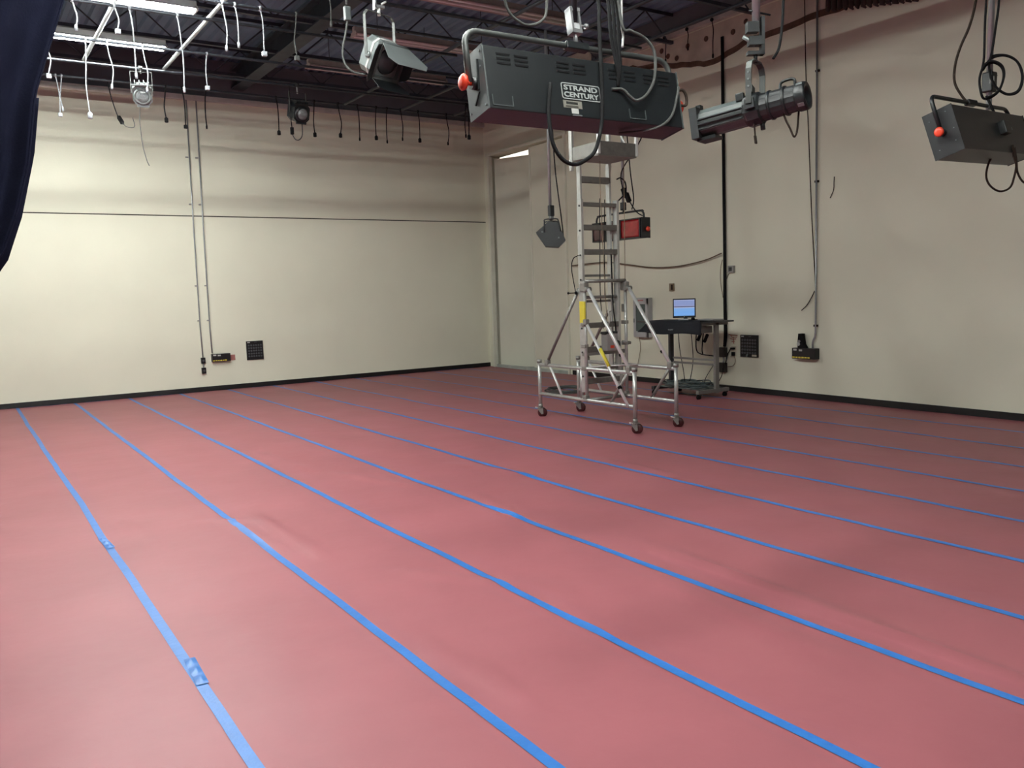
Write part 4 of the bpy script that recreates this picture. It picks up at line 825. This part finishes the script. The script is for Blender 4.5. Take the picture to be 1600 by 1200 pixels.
# winch and cords
wn = MB().box((-3.40, YM-0.08, 1.03), (0.17, 0.12, 0.22), bev=0.015).build('winch', 'winch_grey', T, OF); MB().box((-3.40, YM-0.142, 0.975), (0.06, 0.004, 0.035)).build('winch_badge', 'red_knob', wn, OF)
MB().box((-3.40, YM-0.08, 1.15), (0.20, 0.10, 0.03), bev=0.004).build('winch_bracket', 'lamp_dark', wn, OF); MB().cyl((-3.32, YM-0.08, 1.0), (-3.25, YM-0.08, 1.0), 0.045, 14).build('winch_drum', 'lamp_dark', wn, OF); MB().tube(smooth_path([(-3.45, YM-0.1, 1.16), (-3.42, YM-0.12, 1.3), (-3.39, YM-0.1, 1.42)]), 0.012, 8).build('winch_handle', 'alu_matt', wn, OF)
for nm, P_, r, m in (('lift_cord', [(-3.44, YM, 2.82), (-3.455, YM, 2.2), (-3.46, YM, 1.60), (-3.45, YM-0.03, 1.2)], 0.006, 'cord_dark'), ('lift_cord', [(-3.36, YM, 2.81), (-3.38, YM, 2.2), (-3.388, YM, 1.6)], 0.006, 'cord_dark'), ('lift_cord', [(-3.492, YM-0.1, 3.56), (-3.47, YM-0.05, 3.1), (-3.459, YM-0.04, 2.9), (-3.43, YM-0.04, 2.0), (-3.40, YM-0.05, 1.2)], 0.0045, 'cord_tan'), ('lift_cord', [(-3.30, YM-0.03, 2.2), (-3.29, YM-0.04, 1.5), (-3.27, YM-0.06, 1.2), (-3.30, YM-0.08, 1.05)], 0.008, 'rubber_black'), ('lift_cord', [(-3.07, YM-0.05, 4.2), (-3.09, YM-0.06, 3.0), (-3.10, YM-0.06, 1.82)], 0.0045, 'cord_tan')):
    MB().tube(smooth_path(P_), r, 6).build(nm, m, T, OF)
MB().bar((XL-0.02, YM-0.02, 0.90), (XR, YM-0.02, 0.90), 0.03, 0.05).build('winch_beam', 'alu_matt', T, OF)
pl_ = MB(); pl_.cyl((XL-0.16, YM+0.06, 1.66), (XL-0.05, YM+0.06, 1.66), 0.006, 8); pl_.lathe([(0.014, 0), (0.014, 0.014)], (XL-0.17, YM+0.06, 1.66), (1, 0, 0), 8); pl_.lathe([(0.02, 0), (0.02, 0.02)], (XL-0.05, YM+0.06, 1.66), (1, 0, 0), 8); pl_.build('lock_pin', 'rubber_black', T, OF)
MB().tube(smooth_path([(XL-0.05, YM+0.06, 1.68), (XL-0.10, YM+0.06, 1.95), (XL-0.08, YM+0.05, 2.08), (XL-0.02, YM+0.02, 2.12)]), 0.006, 6).build('pin_lanyard', 'cord_dark', T, OF)
MB().box((XR+0.01, YM-0.02, 1.45), (0.05, 0.06, 0.10), bev=0.01).build('mast_latch', 'alu_matt', T, OF); MB().cyl((XR-0.06, YM-0.06, 1.02), (XR+0.07, YM-0.06, 1.0), 0.02, 8).build('mast_latch', 'alu_matt', T, OF)
MB().cyl((XL+0.2, YM+0.3, 0.70), (XR-0.02, YM-0.3, 0.74), 0.009, 8).build('tie_rod', 'alu_bright', T, OF)
o = MB()
for k, (rx_, ry_, dz_) in enumerate(((0.42, 0.26, 0), (0.40, 0.24, 0.018), (0.38, 0.25, 0.035))): o.tube([(-1.85+rx_*math.cos(a)*0.8+0.02*k, -5.3+ry_*1.5*math.sin(a), PB+0.02+dz_+0.006*math.sin(3*a)) for a in [2*math.pi*q/40 for q in range(40)]], 0.011, 6, True)
tag(o.build('cable_coil', 'cord_grey', off=(-1.85, -5.3, 0)), 'flat grey cable coil on the floor behind the ladder base', 'cable')

# ================================================================== TABLE AND WHAT IS ON IT
TZ = 1.17; TO = V((-0.8, -7.0, 0))
t = thing('rolling_table', 'grey standing work table on casters against the right wall', 'table', TO)
MB().box((-0.80, -7.0, TZ-0.0125), (0.72, 1.36, 0.025), bev=0.004).build('table_top', 'table_top', t, TO)
for y, m, lx in ((-6.62, 'table_leg_dark', -0.72), (-7.58, 'table_frame', -0.72)):
    MB().box((lx, y, 0.61), (0.075, 0.05, 1.07), bev=0.004).build('leg', m, t, TO)
    ft = MB().box((-0.80, y, 0.115), (0.66, 0.06, 0.055), bev=0.006).build('foot', m, t, TO)
    MB().box((-0.80, y, TZ-0.045), (0.62, 0.05, 0.04)).build('top_bracket', m, t, TO)
    for x in (-1.08, -0.52):
        cs = MB().lathe([(0.012, -0.014), (0.040, -0.013), (0.042, 0), (0.040, 0.013), (0.012, 0.014)], (x-0.02, y, 0.044), (0, 1, 0), 16).build('caster', 'rubber_black', t, TO)
        MB().box((x, y, 0.085), (0.05, 0.045, 0.03)).build('caster_fork', 'lamp_dark', cs, TO)
for z in (0.50, 0.57): MB().box((-0.70, -7.10, z), (0.02, 0.93, 0.03)).build('stretcher', 'table_frame', t, TO)
dw = MB().box((-0.92, -7.30, TZ-0.13), (0.40, 0.42, 0.10), bev=0.006).build('keyboard_tray', 'table_frame', t, TO); MB().box((-1.122, -7.40, TZ-0.065), (0.004, 0.16, 0.045)).build('paper_label', 'label_white', t, TO)
# cloth over the front edge
def clo(u, v):
    y = -6.62-1.08*u
    path = [(-0.88, TZ+0.012), (-1.05, TZ+0.014), (-1.165, TZ+0.010), (-1.20, TZ-0.03), (-1.26, TZ-0.115), (-1.31, TZ-0.175)]
    k = v*(len(path)-1); i = min(int(k), len(path)-2); f_ = k-i
    x = path[i][0]+(path[i+1][0]-path[i][0])*f_; z = path[i][1]+(path[i+1][1]-path[i][1])*f_
    sp_ = max(0, v-0.4)/0.6; y += sp_*(0.14*(1-u)-0.13*u)
    if v > 0.5: x += 0.012*math.sin(u*14)*sp_; z += 0.012*math.sin(u*9+1)*sp_
    if v < 0.45: z += 0.002*math.sin(u*20)
    return V((x, y, z))
cl_ = MB().grid(clo, 30, 20).build('dust_cover', 'navy_cloth', off=(-1.05, -7.15, TZ), solid=0.004); tag(cl_, 'dark navy cloth cover draped over the work table front edge', 'cloth')
q = MB(); P_ = [V(clo(0.47+0.008*k, 0.80))+V((-0.006, 0, 0.012*math.sin(k*2.1)+0.003)) for k in range(11)]; q.tube(P_, 0.003, 5); q.build('script_mark', 'white_print', cl_, (-1.05, -7.15, TZ))
# monitor facing the camera
mc = V((-0.90, -7.10, TZ)); Rmo = frame(V((CAM.x-mc.x, CAM.y-mc.y, 0))) @ Matrix.Rotation(math.pi, 3, 'Z')
t = thing('monitor', 'small black flat monitor with a lit blue screen on the work table', 'monitor', mc+V((0, 0, 0.0)), Rmo)
MB().box((0, 0, 0.195), (0.345, 0.035, 0.295), bev=0.006).build('bezel', 'monitor_black', t); MB().box((0, -0.0185, 0.202), (0.310, 0.003, 0.245)).build('screen', 'screen_glow', t, label='lit blue screen')
MB().lathe([(0.006, 0), (0.006, 0.002)], (0.0, -0.018, 0.065), (0, -1, 0), 10).build('badge', 'label_white', t); MB().box((0.02, 0.05, 0.10), (0.06, 0.03, 0.18), bev=0.004).build('neck', 'monitor_black', t)
MB().box((-0.005, -0.02, 0.025), (0.17, 0.20, 0.018), bev=0.006).build('base', 'monitor_base', t); MB().box((0, -0.0200, 0.215), (0.300, 0.001, 0.006)).build('window_bar', 'monitor_black', t)
t = thing('laptop', 'closed grey laptop lying on the right end of the work table', 'laptop', (-0.72, -7.45, TZ))
MB().box((0, 0, 0.010), (0.24, 0.34, 0.016), bev=0.004).build('laptop_base', 'laptop_grey', t); MB().box((0, 0, 0.0225), (0.24, 0.34, 0.008), bev=0.003).build('laptop_lid', 'laptop_grey', t)
t = thing('desk_mouse', 'small black mouse and pad at the foot of the monitor', 'mouse', (-1.0, -7.38, TZ+0.016))
MB().box((0, 0, 0.008), (0.10, 0.10, 0.012), bev=0.004).build('pad', 'rubber_black', t); MB().lathe([(0.03, 0), (0.03, 0.015), (0.018, 0.028)], (0, 0, 0.014), (0, 0, 1), 12).build('mouse_body', 'rubber_black', t)
# cables under the table
TC = ([(-0.7, -6.768, 1.10), (-0.7, -6.768, 0.969), (-0.7, -6.792, 0.715), (-0.7, -6.872, 0.362), (-0.7, -6.898, 0.201)], [(-0.7, -7.046, 1.10), (-0.7, -7.046, 0.975), (-0.7, -7.082, 0.576), (-0.7, -7.024, 0.271), (-0.7, -6.967, 0.186)], [(-0.7, -7.155, 1.0), (-0.7, -7.152, 0.729), (-0.7, -7.246, 0.653), (-0.7, -7.50, 0.634)], [(-0.7, -7.302, 1.0), (-0.7, -7.273, 0.734), (-0.7, -7.286, 0.655)], [(-0.6, -7.53, 0.62), (-0.7, -7.468, 0.448), (-0.7, -7.348, 0.292), (-0.7, -7.321, 0.221)], [(-0.7, -7.105, 0.206), (-0.7, -7.214, 0.243), (-0.7, -7.308, 0.22), (-0.7, -7.361, 0.194)], [(-0.15, -7.20, 0.414), (-0.35, -7.35, 0.30), (-0.6, -7.50, 0.21)])
tl = ('leftmost thin dark cable hanging under the work table', 'middle dark cable hanging from the work table to the cable pile', 'thick black cable curving to the work table right leg', 'short thin cable hanging beside the thick black one', 'thin cable running from the right leg down to the pile', 'arched cable end rising from the pile under the table', 'thin cable from the wall boxes to the pile under the table')
for P_, lb in zip(TC, tl): wcord('table_cable', lb, P_, 0.009 if 'thick' in lb else 0.006, 'rubber_black' if 'thick' in lb else 'cord_dark', group='cables under the work table')
for y, z, lb in ((-7.235, 0.91, 'black power brick hanging under the table, left of two'), (-7.37, 0.89, 'black power brick hanging under the table, right of two')):
    o = MB().bar((-0.72, y-0.035, z+0.07), (-0.72, y+0.03, z-0.05), 0.035, 0.035).build('power_brick', 'rubber_black', off=(-0.72, y, z)); tag(o, lb, 'adapter', 'power bricks under the work table')
pm = MB(); r2 = random.Random(3)
for k in range(9):
    cx, cy = -0.80+r2.uniform(-0.12, 0.12), -7.08+r2.uniform(-0.2, 0.2); ra, rb = r2.uniform(0.14, 0.24), r2.uniform(0.22, 0.36); ph = r2.uniform(0, 6)
    pm.tube([(cx+ra*math.cos(a), cy+rb*math.sin(a), 0.16+0.010*k*0.7+0.012*math.sin(3*a+ph)) for a in [2*math.pi*q/28 for q in range(28)]], 0.010, 6, True)
pm.box((-0.80, -7.08, 0.143), (0.50, 0.90, 0.012)); o = pm.build('cable_pile', 'plastic_dark', off=(-0.8, -7.08, 0.14)); tag(o, 'tangled dark cable pile on the low shelf under the table', 'cable')

# ================================================================== THINGS ON THE RIGHT WALL
def wb(name, label, cat, y, z, sy, sz, d, m, group=None, bev=0.006):
    o = MB().box((-d/2, y, z), (d, sy, sz), bev=bev).build(name, m, off=(0, y, z)); return tag(o, label, cat, group)
bt = thing('cable_bundle', 'thick black cable bundle running down the right wall behind the table', 'cable', (-0.05, -7.13, 1.0)); of = V((-0.05, -7.13, 1.0))
for dy, r_ in ((0, 0.015), (0.019, 0.011), (-0.017, 0.010)):
    MB().tube(smooth_path([(-0.03, -7.10+dy, 5.5), (-0.03, -7.11+dy, 4.12), (-0.03, -7.12+dy, 3.15), (-0.03, -7.13+dy, 2.15), (-0.03, -7.13+dy*1.1, 1.45), (-0.03, -7.14+dy*1.3, 0.94), (-0.03, -7.12+dy*1.1, 0.72)], 4), r_, 8).build('cable_strand', 'rubber_black', bt, of)
MB().tube(smooth_path([(-0.02, -7.07, 2.1), (-0.02, -7.03, 1.95), (-0.02, -7.03, 1.75), (-0.02, -7.08, 1.5)]), 0.005, 6).build('loose_wire', 'cord_tan', bt, of)
for y, z, lb in ((-7.075, 0.63, 'upper brown junction box at the foot of the cable bundle'), (-7.07, 0.385, 'lower brown junction box near the baseboard behind the table')):
    o = wb('junction_box', lb, 'junction box', y, z, 0.16, 0.15, 0.08, 'box_brown', 'brown junction boxes'); MB().box((-0.083, y, z), (0.006, 0.13, 0.12)).build('box_lid', 'box_brown', o, (0, y, z))
o = MB().tube(smooth_path([(-0.03, -7.09, 0.55), (-0.03, -7.10, 0.5), (-0.03, -7.08, 0.46)]), 0.012, 8).build('box_link', 'galv', off=(-0.03, -7.09, 0.5)); tag(o, 'short conduit between the two brown junction boxes', 'conduit')
ou = thing('wall_outlet', 'cream wall outlet with a black plug right of the table', 'outlet', (0, -7.285, 0.65))
MB().box((-0.006, 0, 0), (0.012, 0.10, 0.16), bev=0.003).build('cover_plate', 'socket_cream', ou); MB().box((-0.03, 0, 0.045), (0.04, 0.07, 0.03)).build('plug', 'rubber_black', ou); MB().box((-0.03, -0.012, -0.04), (0.04, 0.045, 0.06)).build('plug', 'rubber_black', ou)
wcord('outlet_cord', 'black cord from the wall outlet to the lower junction box', [(-0.04, -7.25, 0.69), (-0.05, -7.20, 0.60), (-0.05, -7.16, 0.48), (-0.05, -7.14, 0.42)], 0.008, 'rubber_black'); wcord('outlet_cord', 'pale thin cord loop below the wall outlet', [(-0.03, -7.31, 0.60), (-0.02, -7.33, 0.50), (-0.02, -7.28, 0.42), (-0.02, -7.17, 0.40)], 0.005, 'cord_tan')
o = wb('switch_box', 'small grey surface box right of the cable bundle', 'switch box', -7.262, 1.943, 0.115, 0.11, 0.05, 'winch_grey'); MB().box((-0.052, -7.26, 1.943), (0.004, 0.06, 0.06)).build('box_face', 'lamp_dark', o, (0, -7.262, 1.943))
wcord('thin_wire', 'thin wire between the cable bundle and the small surface box', [(-0.012, -7.15, 1.80), (-0.012, -7.20, 1.88), (-0.012, -7.24, 1.91)], 0.004, 'cord_brown')
o = wb('thermostat', 'small brown wall thermostat above the monitor', 'thermostat', -5.93, 1.69, 0.10, 0.13, 0.035, 'cord_tan'); MB().box((-0.037, -5.95, 1.69), (0.004, 0.04, 0.09)).build('thermostat_face', 'cord_brown', o, (0, -5.93, 1.69))
# red scribble above the outlet
sc = MB()
for P_ in ([(-7.18, 0.915), (-7.24, 0.905), (-7.36, 0.90)], [(-7.22, 0.90), (-7.25, 0.87), (-7.35, 0.875)], [(-7.27, 0.88), (-7.28, 0.83), (-7.285, 0.77)], [(-7.20, 0.85), (-7.27, 0.84), (-7.33, 0.845)], [(-7.24, 0.80), (-7.30, 0.81)]):
    sc.tube([(-0.001, y, z) for y, z in P_], 0.006, 5)
sc.build('red_scribble', 'graffiti_red', wall_right)
def socket_panel(axis, u, z, w_, h_, label, extra):
    t = thing('socket_panel', label, 'socket panel', (u, 0, z) if axis == 'x' else (0, u, z), Matrix.Identity(3) if axis == 'x' else Matrix.Rotation(-math.pi/2, 3, 'Z'), 'black socket panels')
    MB().box((0, -0.012, 0), (w_, 0.024, h_), bev=0.004).build('face_plate', 'panel_black', t)
    for i in range(6):
        for j in range(5):
            MB().lathe([(0.017, 0), (0.017, 0.006), (0.010, 0.008)], (-w_*0.36+i*w_*0.144, -0.024, h_*0.27-j*h_*0.145), (0, -1, 0), 10).build('socket', 'panel_socket', t)
    MB().box((-w_*0.36, -0.0255, h_*0.43), (0.05, 0.002, 0.018)).build('plate_label', 'label_white', t); MB().box((0.02, -0.0255, h_*0.43), (0.05, 0.002, 0.010)).build('plate_label', 'panel_socket', t)
    if extra:
        MB().box((w_*0.30, -0.0255, -h_*0.42), (0.09, 0.002, 0.03)).build('plate_label', 'socket_cream', t); MB().cyl((-0.02, -0.03, -h_*0.36), (-0.03, -0.05, -h_*0.47), 0.014, 8).build('plug', 'lamp_silver', t)
socket_panel('x', -5.42, 0.73, 0.325, 0.365, 'square black socket panel on the back wall', False)
socket_panel('y', -7.607, 0.745, 0.35, 0.345, 'square black socket panel on the right wall beside the table', True)
# fire extinguisher cabinet
t = thing('extinguisher_cabinet', 'white wall cabinet with a dark glass pane behind the ladder', 'cabinet', (0, -5.24, 0.82), Matrix.Rotation(-math.pi/2, 3, 'Z'))
MB().box((0, -0.05, 0.35), (0.38, 0.10, 0.70), bev=0.006).build('cabinet_body', 'cabinet_white', t)
d_ = MB()
for s_ in (-1, 1): d_.box((s_*0.155, -0.108, 0.35), (0.06, 0.016, 0.68)); d_.box((0, -0.108, 0.35+s_*0.29), (0.37, 0.016, 0.10))
dd_ = d_.build('cabinet_door', 'cabinet_white', t); MB().box((0, -0.104, 0.35), (0.25, 0.006, 0.48)).build('pane', 'cabinet_glass', dd_); MB().box((-0.165, -0.122, 0.30), (0.015, 0.015, 0.07)).build('handle', 'lamp_silver', dd_); MB().box((0, -0.117, 0.655), (0.16, 0.002, 0.022)).build('red_sign', 'card_pink', dd_)
wcord('thin_wire', 'thin wire trailing from the white cabinet to the floor', [(-0.02, -5.10, 0.82), (-0.02, -5.12, 0.6), (-0.02, -5.05, 0.35), (-0.02, -5.0, 0.14)], 0.005, 'cord_tan')
wcord('wall_rope', 'brown rope swagged along the right wall behind the ladder', [(-0.05, -3.2, 2.17), (-0.05, -3.737, 2.188), (-0.05, -4.304, 2.186), (-0.05, -4.924, 2.111), (-0.05, -5.504, 2.042), (-0.05, -6.126, 2.037), (-0.05, -6.706, 2.105), (-0.05, -7.08, 2.20)], 0.010, 'rope_brown')
# conduit with breaker box on the right wall
t = thing('wall_conduit', 'slim silver conduit down the right wall to a black junction box', 'conduit', (-0.03, -8.82, 0.75)); of = V((-0.03, -8.82, 0.75))
MB().tube([(-0.03, -8.815, 5.7), (-0.03, -8.825, 1.05)] + smooth_path([(-0.03, -8.825, 1.0), (-0.03, -8.815, 0.92), (-0.03, -8.78, 0.85), (-0.03, -8.775, 0.76)], 4), 0.015, 10).build('conduit_tube', 'galv', t, of)
for z in (1.08, 3.1, 4.6): MB().box((-0.02, -8.82, z), (0.035, 0.06, 0.03), bev=0.004).build('strap', 'cord_brown', t, of)
wcord('thin_wire', 'thin dark wire beside the right wall conduit with a bent loose end', [(-0.06, -8.63, 5.6), (-0.05, -8.65, 4.6), (-0.03, -8.681, 3.853), (-0.03, -8.743, 2.696), (-0.03, -8.815, 1.65), (-0.03, -8.80, 1.57), (-0.03, -8.72, 1.435), (-0.03, -8.66, 1.36), (-0.04, -8.589, 1.298)], 0.007, 'cord_brown')
t = thing('junction_box', 'black junction box with a dimmer on top on the right wall', 'junction box', (0, -8.67, 0.60), Matrix.Rotation(-math.pi/2, 3, 'Z'), 'wide black junction boxes')
def jbox(t, w_, h_):
    MB().box((0, -0.05, h_/2), (w_, 0.10, h_), bev=0.004).build('box_body', 'panel_black', t)
    for k, (x_, z_) in enumerate(((-w_*0.36, h_*0.85), (-w_*0.12, h_*0.80))): MB().box((x_, -0.1015, z_), (0.055, 0.003, 0.026)).build('label_strip', 'label_white', t)
    for k in range(6): MB().box((-w_*0.42+k*w_*0.13, -0.1015, h_*0.14), (w_*0.095, 0.003, 0.018)).build('tape_strip', 'label_yellow', t)
jbox(t, 0.40, 0.155)
dm_ = MB().prism([(-0.04, 0), (0.10, 0), (0.055, 0.06), (0.03, 0.21), (-0.03, 0.21), (-0.045, 0.06)], (-0.06, -0.10, 0.155), (1, 0, 0), (0, 0, 1), (0, 1, 0), 0.07).build('dimmer', 'rubber_black', t); MB().lathe([(0.026, 0), (0.026, 0.012)], (-0.08, -0.10, 0.215), (0, -1, 0), 12).build('dimmer_badge', 'label_white', dm_); MB().lathe([(0.02, 0), (0.02, 0.012)], (-0.068, -0.10, 0.255), (0, -1, 0), 12).build('dimmer_badge', 'winch_grey', dm_)
o = MB().tube(smooth_path([(-0.01, -9.03, 2.85), (-0.02, -9.09, 2.95), (-0.025, -9.10, 3.05), (-0.02, -9.10, 3.13)]), 0.006, 6).build('wall_hook', 'cord_brown', off=(-0.01, -9.1, 3.0)); tag(o, 'small bent wire hook on the bare right wall', 'hook')
wv = MB()
for k in range(15):
    y = -9.05-k*0.088; wv.tube(smooth_path([(-0.14, y, 5.62), (-0.13-0.02*(k % 2), y-0.02, 5.5), (-0.09, y+0.01, 5.36-0.016*k+0.03*noise.noise(V((k*1.7, 0, 0)))), (-0.08, y, 5.34-0.016*k)], 4), 0.04, 8)
tag(wv.build('bunched_cloth', 'cloth_brown', off=(-0.05, -9.7, 5.4)), 'bunched dark brown cloth at the top of the right wall', 'cloth')

# ================================================================== THINGS ON THE BACK WALL
for x, zb, lb, r_ in ((-6.41, 0.66, 'left of two thin conduits on the back wall ending in switch boxes', 0.012), (-6.235, 0.73, 'right of two thin conduits on the back wall ending in a junction box', 0.013)):
    t = thing('wall_conduit', lb, 'conduit', (x, -0.03, zb), group='back wall conduits'); of = V((x, -0.03, zb))
    MB().tube([(x+0.03, -0.03, 5.38), (x, -0.03, 3.0), (x-0.01, -0.03, 1.2), (x, -0.03, zb)], r_, 8).build('conduit_tube', 'galv', t, of)
    for z in (1.35, 2.0, 3.5, 4.35): MB().box((x-0.025, -0.018, z), (0.05, 0.03, 0.022), bev=0.003).build('strap', 'winch_grey', t, of)
for z, lb in ((0.60, 'upper small black switch box under the left conduit'), (0.41, 'lower small black switch box near the back baseboard')):
    o = MB().box((-6.41, -0.03, z), (0.075, 0.06, 0.11), bev=0.004).build('switch_box', 'panel_black', off=(-6.41, 0, z)); tag(o, lb, 'switch box', 'small black switch boxes'); MB().lathe([(0.02, 0), (0.018, 0.005)], (-6.41, -0.06, z), (0, -1, 0), 10).build('socket', 'panel_socket', o, (-6.41, 0, z))
o = MB().cyl((-6.41, -0.03, 0.465), (-6.41, -0.03, 0.545), 0.012, 8).build('conduit_nipple', 'galv', off=(-6.41, -0.03, 0.5)); tag(o, 'short conduit between the two small switch boxes', 'conduit')
t = thing('junction_box', 'wide black junction box with yellow tape strips on the back wall', 'junction box', (-6.085, 0, 0.565), None, 'wide black junction boxes'); jbox(t, 0.34, 0.145)
o = MB().box((-5.86, -0.004, 0.62), (0.11, 0.008, 0.105)).build('wall_plate', 'card_pink', off=(-5.86, 0, 0.62)); tag(o, 'reddish brown blank plate right of the back wall junction box', 'plate')
